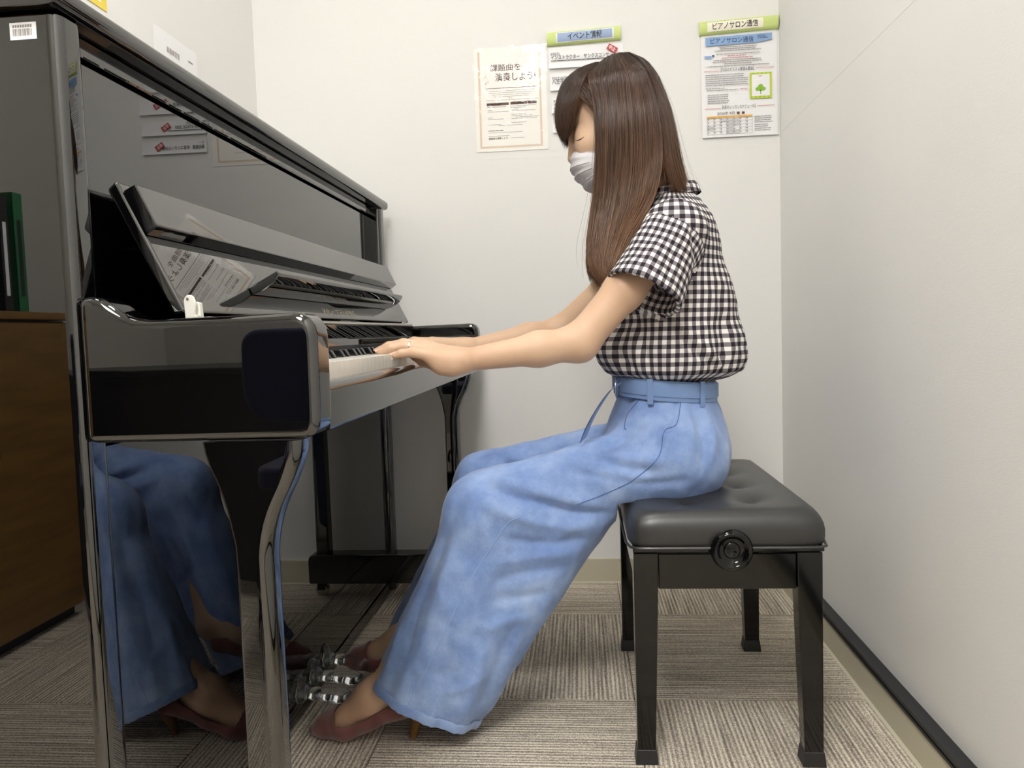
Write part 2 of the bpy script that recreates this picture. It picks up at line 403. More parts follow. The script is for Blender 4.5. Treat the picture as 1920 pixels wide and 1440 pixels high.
# lid bracket
br = MB().prism(rounded([(-.478, .806), (-.466, .806), (-.464, .82), (-.467, .831), (-.475, .832), (-.479, .826)], [0, 0, .003, .005, .004, .003], 4), 'y', .927, .931)
br.prism([(-.474, .806), (-.462, .806), (-.463, .822), (-.470, .824)], 'y', .935, .943).box((-.478, .927, .8035), (-.462, .943, .807))
bo = br.build('lid_bracket', M['white_plastic'], piano, bevel=.0006, seg=1)
MB().lathe([(.0016, 0), (.0016, .0012), (.0004, .0014)], (-.4735, .927, .827), (0, -1, 0), 10).build('rivet', M['silver_hinge'], bo)

# ================================================================== bench
M['leather'] = mat('black_vinyl_leather', (48, 48, 49), .38, ior=1.6); t, b = nt(M['leather'])
bump(t, b, noise(t, coords(t, 'Object', (260, 260, 260)), 1.0, 3), .12, .0006)
bench = empty('piano_bench', (.243, 1.638, 0), 'black tufted piano bench with round height knob beside the right wall', 'bench')
BX0, BX1, BYn, BYf = .074, .414, 1.358, 1.922
n_u, n_v = 44, 64
def seat_point(u, v):
    cx_, cy_, hx, hy = (BX0+BX1)/2, (BYn+BYf)/2, (BX1-BX0)/2, (BYf-BYn)/2
    return cx_+hx*u, cy_+hy*v
tufts = [(x, y) for x in (.187, .300) for y in (1.45, 1.576, 1.704, 1.832)]
rings = []
def ring_at(inset, z, n=96):
    cx_, cy_, hx, hy = (BX0+BX1)/2, (BYn+BYf)/2, (BX1-BX0)/2-inset, (BYf-BYn)/2-inset
    pts = []; e = 10
    per = []
    for k in range(n):
        a = 2*math.pi*(k+.5)/n; c, s_ = math.cos(a), math.sin(a)
        m_ = max(abs(c)/hx, abs(s_)/hy); x, y = c/m_, s_/m_
        rc = .03
        ax, ay = abs(x), abs(y)
        if ax > hx-rc and ay > hy-rc:
            dx, dy = ax-(hx-rc), ay-(hy-rc); l = math.hypot(dx, dy)
            if l > rc: dx, dy = dx*rc/l, dy*rc/l
            ax, ay = hx-rc+dx, hy-rc+dy
        per.append((cx_+math.copysign(ax, x), cy_+math.copysign(ay, y), z))
    return per
for ins, z in ((.004, .394), (.001, .400), (0, .410), (.0, .422), (.002, .432), (.006, .441), (.012, .4485), (.021, .4545)):
    rings.append(ring_at(ins, z))
def top_z(x, y):
    cx_, cy_, hx, hy = (BX0+BX1)/2, (BYn+BYf)/2, (BX1-BX0)/2, (BYf-BYn)/2
    q = max(abs(x-cx_)/hx, abs(y-cy_)/hy); z = .4545 + .0085*(1-q**4)
    for tx_, ty_ in tufts:
        d2 = (x-tx_)**2+(y-ty_)**2; z -= .010*math.exp(-d2/(2*.022**2)) + .004*math.exp(-d2/(2*.007**2))
        ang = math.atan2(y-ty_, x-tx_)
    sx, sy = (x-.12)/.16, (y-1.62)/.20
    z -= .006*math.exp(-(sx*sx+sy*sy))
    return z
base = rings[-1]; cxm, cym = (BX0+BX1)/2, (BYn+BYf)/2
for k in range(1, 40):
    f_ = 1-k/40
    rings.append([(cxm+(x-cxm)*f_, cym+(y-cym)*f_, 0) for x, y, z in base])
    rings[-1] = [(x, y, top_z(x, y)) for x, y, z in rings[-1]]
cush = MB().loft(rings).build('cushion', M['leather'], bench, angle=80)
for tx_, ty_ in tufts:
    MB().lathe([(.0005, .0), (.0045, .0005), (.006, .002), (.0045, .0042), (.0008, .005)], (tx_, ty_, top_z(tx_, ty_)-.002), (0, 0, 1), 10).build('tuft_button', M['leather'], cush)
pp = ring_at(-.002, .394, 96); pp.append(pp[0])
MB().tube(pp, .0026, 6, cap=False).build('piping', M['leather'], cush)
BB = M['black_b']
MB().box((BX0+.008, BYn+.008, .384), (BX1-.008, BYf-.008, .3935)).build('seat_board', BB, bench, bevel=.001, seg=1)
def bleg(x0, x1, y0, y1, ix, iy):
    # straight outer faces, tapering inner faces
    tw = .0105
    def ring(z, k): 
        a0, a1, b0, b1 = x0, x1, y0, y1
        if ix > 0: a1 -= tw*k
        else: a0 += tw*k
        if iy > 0: b1 -= tw*k
        else: b0 += tw*k
        return [(a0, b0, z), (a1, b0, z), (a1, b1, z), (a0, b1, z)]
    lg = MB().loft([ring(.021, 1), ring(.315, .12), ring(.381, 0)]).build('leg', BB, bench, bevel=.0018, seg=2)
    r0 = ring(.02, 1)
    a0, b0 = r0[0][:2]; a1, b1 = r0[2][:2]
    MB().loft([[(a0-.004, b0-.004, 0), (a1+.004, b0-.004, 0), (a1+.004, b1+.004, 0), (a0-.004, b1+.004, 0)],
               [(a0-.0035, b0-.0035, .004), (a1+.0035, b0-.0035, .004), (a1+.0035, b1+.0035, .004), (a0-.0035, b1+.0035, .004)],
               [(a0-.001, b0-.001, .026), (a1+.001, b0-.001, .026), (a1+.001, b1+.001, .026), (a0-.001, b1+.001, .026)]]).build('foot_cap', M['black_trim'], lg, bevel=.001, seg=1)
LX0, LX1, LYn, LYf = .083, .405, 1.372, 1.905; lw = .043
bleg(LX0, LX0+lw, LYn, LYn+lw, 1, 1); bleg(LX1-lw, LX1, LYn, LYn+lw, -1, 1)
bleg(LX0, LX0+lw, LYf-lw, LYf, 1, -1); bleg(LX1-lw, LX1, LYf-lw, LYf, -1, -1)
for a, b in (((LX0+lw, LYn+.004), (LX1-lw, LYn+.024)), ((LX0+lw, LYf-.024), (LX1-lw, LYf-.004)), ((LX0+.004, LYn+lw), (LX0+.024, LYf-lw)), ((LX1-.024, LYn+lw), (LX1-.004, LYf-lw))):
    MB().box((a[0], a[1], .316), (b[0], b[1], .379)).build('apron', BB, bench, bevel=.0015, seg=1)
kp = [(.006, -.03), (.006, 0), (.020, .002), (.030, .004), (.0345, .009), (.036, .015), (.035, .021), (.031, .0255), (.0285, .026), (.0255, .0245), (.022, .0195), (.018, .018), (.0145, .0175), (.0135, .0195), (.0115, .0205), (.008, .0200), (.005, .0185), (.0005, .018)]
MB().lathe(kp, (.248, 1.366, .392), (0, -1, 0), 40).build('height_knob', M['black_b'], bench, angle=50)

# ================================================================== notices on the walls
M['paper'] = mat('paper_white', (240, 240, 242), .6); M['paper_w'] = mat('paper_warm', (243, 241, 236), .55)
M['green_card'] = mat('green_card', (206, 222, 140), .6); M['label_blue'] = mat('label_blue', (158, 178, 212), .6); M['cream'] = mat('cream_label', (245, 240, 222), .6)
M['header_blue'] = mat('header_blue', (140, 172, 216), .6); M['navy_ink'] = mat('navy_ink', (40, 62, 110), .6); M['brown_ink'] = mat('brown_ink', (98, 68, 62), .6)
M['red_tag'] = mat('red_tag', (186, 58, 62), .6); M['tan_ink'] = mat('tan_ink', (226, 205, 184), .6); M['orange_ink'] = mat('orange_ink', (232, 176, 80), .6)
M['red_ink'] = mat('red_ink', (190, 90, 90), .6); M['lime_ink'] = mat('lime_ink', (196, 210, 70), .6); M['leaf_ink'] = mat('leaf_ink', (140, 190, 60), .6)
M['mid_ink'] = mat('mid_ink', (128, 122, 120), .6); M['cell'] = mat('cell_grey', (204, 204, 206), .6); M['yellow'] = mat('yellow_poster', (240, 214, 84), .5)
m_ = M['film'] = mat('laminate_film', (250, 250, 250), .06, ior=1.5, trans=1.0); t, b = nt(m_); t.nodes.remove(b)
b = t.nodes.new('ShaderNodeBsdfGlossy'); b.inputs['Roughness'].default_value = .06; tr_ = t.nodes.new('ShaderNodeBsdfTransparent'); mx = t.nodes.new('ShaderNodeMixShader'); fz = t.nodes.new('ShaderNodeFresnel'); fz.inputs['IOR'].default_value = 1.38
bump(t, b, noise(t, coords(t, 'Object', (42, 42, 30)), 1.0, 4), .5, .004); t.links.new(fz.outputs[0], mx.inputs[0]); t.links.new(tr_.outputs[0], mx.inputs[1]); t.links.new(b.outputs[0], mx.inputs[2])
t.links.new(mx.outputs[0], t.nodes['Material Output'].inputs['Surface'])
RX, UZ = (1, 0, 0), (0, 0, 1)
class Notice:
    """a sheet on the back wall; u to the right and v down from its top-left corner, metres"""
    def __init__(s, root, x0, z1, y, su=1, sv=1, u0=0, v0=0): s.root, s.x0, s.z1, s.y, s.ink, s.k = root, x0, z1, y, {}, (su, sv, u0, v0)
    def U(s, u): return s.x0+s.k[2]+u*s.k[0]
    def Z(s, v): return s.z1-s.k[3]-v*s.k[1]
    def mb(s, m): return s.ink.setdefault(m, MB())
    def bar(s, m, u0, v0, u1, v1, lift=0):
        s.mb(m).box((s.U(u0), s.y-.0003-lift, s.Z(v1)), (s.U(u1), s.y-.0001-lift, s.Z(v0)))
    def line(s, m, u0, u1, v, h=.0011, gap=.3):
        """a row of print too small to read"""
        u = u0
        while u < u1:
            w_ = random.uniform(.0012, .007); e = min(u+w_, u1); s.bar(m, u, v-h/2, e, v+h/2); u = e+random.uniform(.0004, .0012)
    def text(s, m, body, u, v, h, w=None, bold=.0, align='L', lift=0):
        put_text(s.mb(m), body, (s.U(u), s.y-.00035-lift, s.Z(v)), RX, UZ, h*s.k[1], w and w*s.k[0], bold, align)
    def done(s, names):
        for m, mb in s.ink.items(): mb.build(names.get(m, 'printed_lines'), M[m], s.root, smooth=False)['kind'] = 'stuff'
def sheet(x0, x1, z0, z1, y, curl=.004, th=.0005):
    """paper sheet, fixed at the top, its lower edge standing slightly off the wall"""
    g = []; 
    for i in range(9):
        f_ = i/8; z = z1+(z0-z1)*f_; off = curl*f_**2.5
        g.append([(x0, y-off, z), (x1, y-off, z), (x1, y-off+th, z), (x0, y-off+th, z)])
    return MB().loft(g)
W = YW
# --- laminated poster
pa = empty('laminated_poster', (-.187, W, 1.315), 'laminated A4 poster with pale tan border and brown bars at the left', 'poster')
ax0, ax1, az0, az1 = -.2945, -.0795, 1.3145, 1.6165
MB().box((ax0, W-.0018, az0), (ax1, W-.001, az1)).build('sheet', M['paper_w'], pa, smooth=False)
n = Notice(pa, ax0, az1, W-.0018); wA, hA = ax1-ax0, az1-az0
for u0, v0, u1, v1 in ((.012, .010, .018, hA-.010), (wA-.022, .010, wA-.016, hA-.010), (.0182, hA-.016, wA-.0222, hA-.010)): n.bar('tan_ink', u0, v0, u1, v1)
n.text('brown_ink', '課題曲を', .049, .0665, .0160, .090, .004); n.text('brown_ink', '演奏しよう!', .063, .0955, .0190, .120, .008)
for k in range(7):      # pale treble clef
    pass
cl = [(.034+.010*math.cos(a)*(1-.09*a/2), .094+.0115*math.sin(a)*(1-.09*a/2)) for a in [x*.35 for x in range(27)]]
for (u, v) in cl: n.bar('tan_ink', u-.0011, v-.0011, u+.0011, v+.0011)
n.bar('tan_ink', .0335, .078, .0352, .122)
n.line('brown_ink', .036, .186, .1175, .0018)
for i, (a, b_) in enumerate(((.040, .180), (.043, .178), (.052, .166), (.056, .160))): n.line('ink_grey', a, b_, .1255+i*.0056, .0011)
n.line('ink_grey', .100, .112, .147, .0012); n.line('ink_grey', .034, .190, .1525, .0010)
n.bar('brown_ink', .035, .1600, .101, .1680); n.bar('brown_ink', .106, .1585, .184, .1670)
n.line('paper', .042, .078, .164, .0022); n.line('paper', .112, .170, .1628, .0022)
for v, a, b_ in ((.172, .036, .092), (.1815, .038, .050), (.1858, .038, .100), (.2030, .038, .052), (.2075, .038, .084), (.2235, .038, .076)): n.line('ink_grey', a, b_, v, .0014)
for v, a, b_ in ((.1712, .106, .182), (.1758, .106, .150), (.1810, .108, .128), (.1850, .108, .180), (.1955, .108, .150), (.2000, .108, .170), (.2042, .120, .190), (.2080, .108, .184), (.2195, .108, .152), (.2265, .070, .140)): n.line('ink_grey', a, b_, v, .0014)
n.line('brown_ink', .038, .082, .2410, .0022); n.line('ink_grey', .038, .140, .2470, .0012); n.line('ink_grey', .038, .100, .2570, .0013); n.text('brown_ink', '課題曲を演奏しよう!', .038, .2665, .0052, .058, .01); n.line('ink_grey', .104, .146, .2640, .001)
n.done({'brown_ink': 'printed_title', 'tan_ink': 'printed_border'})
g = [[(ax0-.003+(wA+.006)*i/12, W-.0032-.0012*math.sin(i*1.1+j*.5)-.0035*(1-j/14)**6*(1 if i < 8 else .3), az1+.003-(hA+.006)*j/14) for i in range(13)] for j in range(15)]
MB().grid(g).build('laminate_film', M['film'], pa)
# --- header rolls
def roll(root, x0, x1, z0, z1, y, tilt):
    mb = MB(); prof = [(math.cos(a), math.sin(a)) for a in [math.pi*(-.62+1.24*i/14) for i in range(15)]]
    r = (z1-z0)/2; zc = (z0+z1)/2; g = []
    for f_ in (0, 1):
        x = x0+(x1-x0)*f_; dz = tilt*(f_-.5)
        g.append([(x, y-.022*.62*(c+.37)/1.37*1.0, zc+dz+r*s_) for c, s_ in prof])
    g2 = [[(x, yy+.0008, zz) for x, yy, zz in row] for row in g]
    m2 = MB(); k = len(prof); vs = g[0]+g[1]+g2[0]+g2[1]
    fs = [(i, i+1, k+i+1, k+i) for i in range(k-1)] + [(2*k+i, 3*k+i, 3*k+i+1, 2*k+i+1) for i in range(k-1)] + [(i, 2*k+i, 2*k+i+1, i+1) for i in range(k-1)] + [(k+i, k+i+1, 3*k+i+1, 3*k+i) for i in range(k-1)] + [(0, k, 3*k, 2*k), (k-1, 3*k-1, 4*k-1, 2*k-1)]
    return m2.add(vs, fs).build('rolled_card', M['green_card'], root, angle=60)
def roll_y(y, zc, r, z):  # front of the roll at height z
    s_ = max(-1, min(1, (z-zc)/r)); return y-.022*.62*(math.sqrt(1-s_*s_)+.37)/1.37
def roll_label(root, x0, x1, zc, r, y, tilt, hh, m, ink, body, wtext, border=None):
    def strip(xa, xb, h0, lift, mm, nme):
        g = []
        for i in range(9):
            s_ = -h0+2*h0*i/8
            g.append([(xa+(xb-xa)*j/4, roll_y(y, zc, r, zc+s_)-lift, zc+s_+tilt*((xa+(xb-xa)*j/4-RC)/RWd)) for j in range(5)])
        MB().grid(g).build(nme, mm, root)
    RC, RWd = roll_label.c, roll_label.w
    if border: strip(x0-.004, x1+.004, hh+.0022, .0006, M[border], 'label_edge')
    strip(x0, x1, hh, .0010, M[m], 'label')
    tm_ = MB(); V, Fs = text_geo(body, .014); xa = min(v.x for v in V); xb = max(v.x for v in V); h_ = .74
    sx = wtext/(xb-xa); sy = .0155/h_; cxm_ = (x0+x1)/2
    vs = []
    for v in V:
        X_ = cxm_+(v.x-(xa+xb)/2)*sx; Z_ = zc+(v.y-.36)*sy
        vs.append((X_, roll_y(y, zc, r, Z_)-.0014, Z_+tilt*((X_-RC)/RWd)))
    tm_.add(vs, Fs)
    for k in range(13):
        X_ = cxm_-wtext*.46+wtext*.92*k/12
        for Z_ in (zc+.0148, zc-.0142): tm_.box((X_-.0005, roll_y(y, zc, r, Z_)-.0016, Z_-.0006+tilt*((X_-RC)/RWd)), (X_+.0005, roll_y(y, zc, r, Z_)-.0012, Z_+.0006+tilt*((X_-RC)/RWd)))
    tag(tm_.build('lettering', M[ink], root, smooth=False), kind='stuff')
pb = empty('notice_header', (.033, W, 1.612), 'rolled green card header with pale blue label above the event strips', 'sign')
roll(pb, -.0745, .140, 1.613, 1.652, W-.001, .006); roll_label.c, roll_label.w = .033, .2145
roll_label(pb, -.044, .116, 1.6325, .0195, W-.001, .006, .0125, 'label_blue', 'ink', 'イベント情報', .100, 'paper')
pc = empty('notice_header', (.479, W, 1.615), 'rolled green card header with cream label in the right corner', 'sign')
roll(pc, .366, .588, 1.6155, 1.654, W-.001, .007); roll_label.c, roll_label.w = .479, .225
roll_label(pc, .388, .545, 1.635, .0192, W-.001, .007, .0132, 'cream', 'ink', 'ピアノサロン通信', .128)
# --- event strips
def strip_notice(x0, x1, z0, z1, label, rows, tag_u, tag_v, tag_a):
    o = empty('event_strip', ((x0+x1)/2, W, z0), label, 'notice', 'event notice strips beside the laminated poster')
    sheet(x0, x1, z0, z1, W-.0025, .006).build('sheet', M['paper'], o, angle=60)
    nn = Notice(o, x0, z1, W-.0075)
    for m, body, u, v, h, w_ in rows:
        if body is None: nn.line(m, u, u+w_, v, h)
        else: nn.text(m, body, u, v, h, w_, .012)
    nn.done({'ink': 'printed_text'})
    if tag_u:
        c = Vector((x0+tag_u, W-.0085, z1-tag_v)); ca, sa = math.cos(tag_a), math.sin(tag_a); R_ = Vector((ca, 0, sa)); U_ = Vector((-sa, 0, ca))
        hw, hh = .0145, .0085
        vs = [c+R_*a*hw+U_*b_*hh+Vector((0, dy, 0)) for dy in (0, .0004) for a, b_ in ((-1, -1), (1, -1), (1, 1), (-1, 1))]
        tg = MB().add(vs, [(0, 1, 2, 3), (4, 5, 6, 7), (0, 1, 5, 4), (1, 2, 6, 5), (2, 3, 7, 6), (3, 0, 4, 7)]).build('red_tag', M['red_tag'], o, smooth=False)
        tt = MB(); put_text(tt, '中止', c-U_*.0045+Vector((0, -.0004, 0)), R_, U_, .0098, .021, .02, 'C'); tag(tt.build('tag_lettering', M['paper'], tg, smooth=False), kind='stuff')
sz = [(1.545, 1.607), (1.481, 1.532), (1.416, 1.460), (1.359, 1.398)]
strip_notice(-.071, .146, *sz[0], 'topmost event strip with a long printed line under the green roll', [('ink', '6/13(土)', .006, .024, .0075, .026), ('ink', 'インストラクター　サンクスコンサート', .007, .0365, .0105, .190), ('ink', None, .007, .0405, .0024, .170)], .186, .015, -.55)
strip_notice(-.069, .146, *sz[1], 'second event strip from the top with a store name', [('ink', '7/25(土)26(日)', .006, .0195, .0075, .046), ('ink', '八王子店　合同発表会', .006, .0315, .0105, .118)], .152, .022, -.55)
strip_notice(-.066, .143, *sz[2], 'third event strip from the top with a stage event', [('ink', '8/7(金)～8/10(月)', .006, .0125, .0065, .056), ('ink', 'YOUR STAGE 2020', .006, .0255, .0095, .092), ('ink', None, .006, .031, .0024, .115)], .128, .020, -.55)
strip_notice(-.064, .146, *sz[3], 'lowest event strip with a contest line', [('ink', '9/1～', .006, .0115, .0065, .018), ('ink', '島村楽器　録音コンクール2020', .006, .0265, .0095, .135)], .150, .016, -.55)
# --- newsletter sheet
pn = empty('newsletter_sheet', (.478, W, 1.321), 'white newsletter sheet with blue heading and a calendar in the right corner', 'notice')
nx0, nx1, nz0, nz1 = .3705, .585, 1.3215, 1.6195
sheet(nx0, nx1, nz0, nz1, W-.0025, .004).build('sheet', M['paper'], pn, angle=60)
n = Notice(pn, nx0, nz1, W-.0068, 1.42, 1.27, .001, -.005)
mbh = n.mb('header_blue'); mbh.prism([(n.U(u), n.Z(v)) for u, v in ((.008, .034), (.110, .0315), (.1405, .0265), (.1405, .012), (.008, .015))], 'y', n.y-.0003, n.y-.0001)
n.text('navy_ink', 'ピアノサロン通信', .018, .0285, .0098, .086, .006, lift=.0003)
for v in (.017, .0195, .0225): n.line('navy_ink', .112, .112+random.uniform(.010, .022), v, .0012)
mids = [(.034, .110, .038), (.037, .108, .042), (.026, .118, .046), (.030, .116, .0535), (.052, .088, .058), (.040, .102, .0625), (.024, .118, .067), (.022, .120, .071), (.045, .100, .0755), (.010, .135, .080)]
for a, b_, v in mids: n.line('red_ink' if v in (.058, .0625) else 'mid_ink', a, b_, v, .0014)
n.bar('header_blue', .006, .056, .020, .0615); n.bar('navy_ink', .021, .054, .0255, .058)
def dots(u0, u1, v):
    u = u0
    while u < u1: n.bar('red_ink', u, v-.0007, u+.0014, v+.0007); u += .0024
n.text('ink', '【今月のオススメ楽譜＆動画】', .038, .0915, .0066, .066); dots(.005, .034, .0905); dots(.108, .143, .0875)
for i in range(6): n.line('mid_ink', .007, random.uniform(.082, .094), .099+i*.0046, .0013)
n.line('mid_ink', .007, .045, .129, .0012); n.line('red_ink', .076, .092, .133, .0012); n.line('mid_ink', .009, .072, .1335, .0012)
for i in range(5): n.line('mid_ink', .011, random.uniform(.044, .056), .1435+i*.0046, .0013)
n.bar('lime_ink', .0955, .0985, .139, .1565); n.bar('paper', .0995, .103, .135, .151, .0002)
tr = n.mb('leaf_ink')
for q_, (cx_, cv, r_) in enumerate(((.1165, .134, .0075), (.111, .1355, .005), (.122, .1355, .0055), (.117, .129, .005))):
    tr.add([(n.U(cx_)+1.35*r_*math.cos(a), n.y-.0006-.00012*q_, n.Z(cv)+r_*1.05*math.sin(a)) for a in [k*math.pi/6 for k in range(12)]], [tuple(range(12))])
n.bar('leaf_ink', .116, .138, .1182, .1475, .0003)
for k in range(10): n.bar('leaf_ink', .0975+k*.0042, .0995 if k % 2 else .1510, .1000+k*.0042, .1025 if k % 2 else .1550, .0002)
n.bar('red_ink', .113, .106, .1195, .1075, .0003); n.line('mid_ink', .108, .128, .112, .0015); n.line('red_ink', .104, .130, .121, .0018)
n.text('ink', '【9月のレッスンスケジュール】', .040, .1755, .0066, .066); dots(.005, .037, .1745); dots(.111, .143, .1725)
n.text('ink', '2020年 9月', .030, .1885, .0056, .034); n.bar('brown_ink', .069, .1835, .0745, .1885); n.bar('brown_ink', .079, .1835, .0845, .1885)
cu0, cv0, cw, ch = .009, .1915, .0905, .041
n.bar('orange_ink', cu0, cv0, cu0+cw, cv0+.0042)
for (c_, r_) in ((2, 0), (3, 0), (4, 0), (3, 1), (4, 1), (3, 2), (0, 2), (3, 3), (4, 3)): n.bar('cell', cu0+c_*cw/7, cv0+.0042+r_*(ch-.0042)/5*1.2, cu0+(c_+1)*cw/7, cv0+.0042+(r_+1)*(ch-.0042)/5*1.2)
for k in range(8): n.bar('ink_grey', cu0+k*cw/7-.0002, cv0, cu0+k*cw/7+.0002, cv0+ch, .0002)
for k in range(6): n.bar('ink_grey', cu0, cv0+.0042+k*(ch-.0042)/5-.0002, cu0+cw, cv0+.0042+k*(ch-.0042)/5+.0002, .0002)
for c_ in range(7):
    for r_ in range(5): n.bar('mid_ink', cu0+(c_+.12)*cw/7, cv0+.0042+(r_+.2)*(ch-.0042)/5, cu0+(c_+.28)*cw/7, cv0+.0042+(r_+.55)*(ch-.0042)/5, .0003)
for i in range(4): n.line('mid_ink', .104, random.uniform(.132, .144), .196+i*.0042, .0012)
for i in range(4): n.line('mid_ink', .104, random.uniform(.130, .142), .2145+i*.0042, .0012)
n.done({'header_blue': 'heading_band', 'navy_ink': 'heading_lettering', 'ink': 'printed_text', 'orange_ink': 'calendar_header', 'leaf_ink': 'printed_tree', 'lime_ink': 'picture_frame', 'cell': 'calendar_cells', 'paper': 'picture_ground'})
# --- two sheets on the left wall, above the piano
def wall_sheet(name, y0, y1, z0, z1, m, label):
    o = empty(name, (XL, (y0+y1)/2, z0), label, 'notice')
    MB().box((XL+.0008, y0, z0), (XL+.0014, y1, z1)).build('sheet', m, o, smooth=False); return o
o = wall_sheet('paper_sheet', 1.800, 2.008, 1.36, 1.514, M['paper'], 'plain white sheet on the left wall above the piano lid')
tm = MB(); put_text(tm, '楽器練習室', (XL+.0017, 1.856, 1.468), (0, 1, 0), (0, 0, 1), .012, .062, .008); tm.box((XL+.0014, 1.962, 1.478), (XL+.0017, 1.985, 1.482)); tag(tm.build('printed_text', M['ink_grey'], o, smooth=False), kind='stuff')
o = wall_sheet('yellow_poster', 1.41, 1.618, 1.466, 1.763, M['yellow'], 'yellow poster on the left wall over the near end of the piano')
tm = MB()
for k in range(6): tm.box((XL+.0014, 1.45+.012*k, 1.476+.004*(k % 3)), (XL+.0017, 1.457+.018*k*.5+.01, 1.482+.009*(k % 2)+.004))
tag(tm.build('printed_marks', M['ink_grey'], o, smooth=False), kind='stuff')
tm = MB().box((XL+.0014, 1.43, 1.478), (XL+.00155, 1.598, 1.52)); tm.build('printed_panel', M['cream'], o, smooth=False)

# ================================================================== things in the rear of the room, seen mirrored in the piano
M['wood'] = mat('varnished_wood', (120, 88, 42), .4); t, b = nt(M['wood'])
c = ramp(t, noise(t, coords(t, 'Object', (3, 3, 30)), 1.0, 4), [(0.3, (104, 74, 32)), (0.7, (134, 98, 48))]); t.links.new(c, b.inputs['Base Color'])
M['navy'] = mat('navy_fabric', (14, 18, 58), .8, sheen=.2); M['desk'] = mat('desk_black', (30, 29, 29), .35); M['binder_k'] = mat('binder_black', (22, 22, 24), .4); M['binder_g'] = mat('binder_green', (26, 104, 60), .4)
cab = empty('wooden_cabinet', (-1.62, -.06, 0), 'low tan wooden cabinet mirrored in the piano side panel', 'cabinet')
MB().box((-1.79, -.44, .03), (-1.46, .32, .845)).build('body', M['wood'], cab, bevel=.002, seg=1)
MB().box((-1.795, -.45, .847), (-1.435, .33, .868)).build('top', M['wood'], cab, bevel=.003, seg=2)
MB().box((-1.78, -.43, 0), (-1.48, .31, .03)).build('plinth', M['dark'], cab, smooth=False)
for y0 in (-.436, -.056):
    dr = MB().box((-1.459, y0, .04), (-1.442, y0+.372, .84)).build('door', M['wood'], cab, bevel=.002, seg=1)
    MB().tube([(-1.442, y0+(.33 if y0 < -.2 else .04), .50), (-1.425, y0+(.33 if y0 < -.2 else .04), .505), (-1.425, y0+(.33 if y0 < -.2 else .04), .575), (-1.442, y0+(.33 if y0 < -.2 else .04), .58)], .004, 8).build('handle', M['chrome'], dr)
for k, (y0, wd, hgt, m, lb) in enumerate(((-.20, .045, .31, 'binder_k', 'thick black ring binder standing upright on the wooden cabinet'), (-.262, .03, .30, 'binder_k', 'slim black ring binder between two others on the wooden cabinet'), (-.32, .035, .315, 'binder_g', 'green ring binder standing at the end of the wooden cabinet'))):
    bd = empty('ring_binder', (-1.60, y0+wd/2, .868), lb, 'binder', 'binders on the cabinet')
    MB().box((-1.72, y0, .8685), (-1.475, y0+.003, .868+hgt)).box((-1.72, y0+wd-.003, .8685), (-1.475, y0+wd, .868+hgt)).box((-1.478, y0, .8685), (-1.4745, y0+wd, .868+hgt)).build('cover', M[m], bd, smooth=False)
    MB().box((-1.715, y0+.004, .875), (-1.482, y0+wd-.004, .86+hgt)).build('pages', M['paper'], bd, smooth=False)
    MB().box((-1.4744, y0+wd*.3, .91), (-1.474, y0+wd*.7, .86+hgt*.8)).build('spine_label', M['paper' if m == 'binder_k' else 'binder_k'], bd, smooth=False)
desk = empty('side_desk', (-.95, -.75, 0), 'narrow black desk mirrored in the piano side panel', 'desk')
MB().box((-1.60, -.98, .672), (-.42, -.53, .694)).build('top', M['desk'], desk, bevel=.005, seg=3)
for x in (-1.55, -.47):
    for y in (-.94, -.58): MB().box((x-.018, y-.018, 0), (x+.018, y+.018, .672)).build('leg', M['desk'], desk, bevel=.003, seg=1)
MB().box((-1.53, -.575, .05), (-.49, -.560, .671)).build('shade_panel', M['desk'], desk, smooth=False)  # added black panel, stands in for the shade under the desk
ch = empty('office_chair', (-.55, -.22, 0), 'navy fabric chair with rounded backrest mirrored in the piano arm', 'chair')
bp = rounded([(-.77, .585), (-.34, .585), (-.34, .80), (-.77, .80)], [.09, .09, .05, .05], 6)
MB().prism(bp, 'y', -.075, -.03).build('backrest', M['navy'], ch, bevel=.012, seg=3)
MB().prism(rounded([(-.78, -.46), (-.33, -.46), (-.33, -.07), (-.78, -.07)], [.07]*4, 5), 'z', .415, .47).build('seat', M['navy'], ch, bevel=.014, seg=3)
MB().box((-.59, -.03, .43), (-.52, -.018, .70)).box((-.59, -.30, .400), (-.52, -.018, .414)).build('back_support', M['desk'], ch, bevel=.003, seg=1)
MB().tube([(-.555, -.27, .09), (-.555, -.27, .41)], .026, 14).build('column', M['desk'], ch)
for k in range(5):
    a = k*2*math.pi/5+.3; p = Vector((-.555+.22*math.cos(a), -.27+.22*math.sin(a), .055))
    lg = MB().tube([(-.555, -.27, .095), p], [.022, .014], 8).build('leg', M['desk'], ch)
    MB().lathe([(.004, -.012), (.0245, -.012), (.0255, 0), (.0245, .012), (.004, .012)], (p.x, p.y, .0257), (-math.sin(a), math.cos(a), 0), 14).build('wheel', M['dark'], lg)

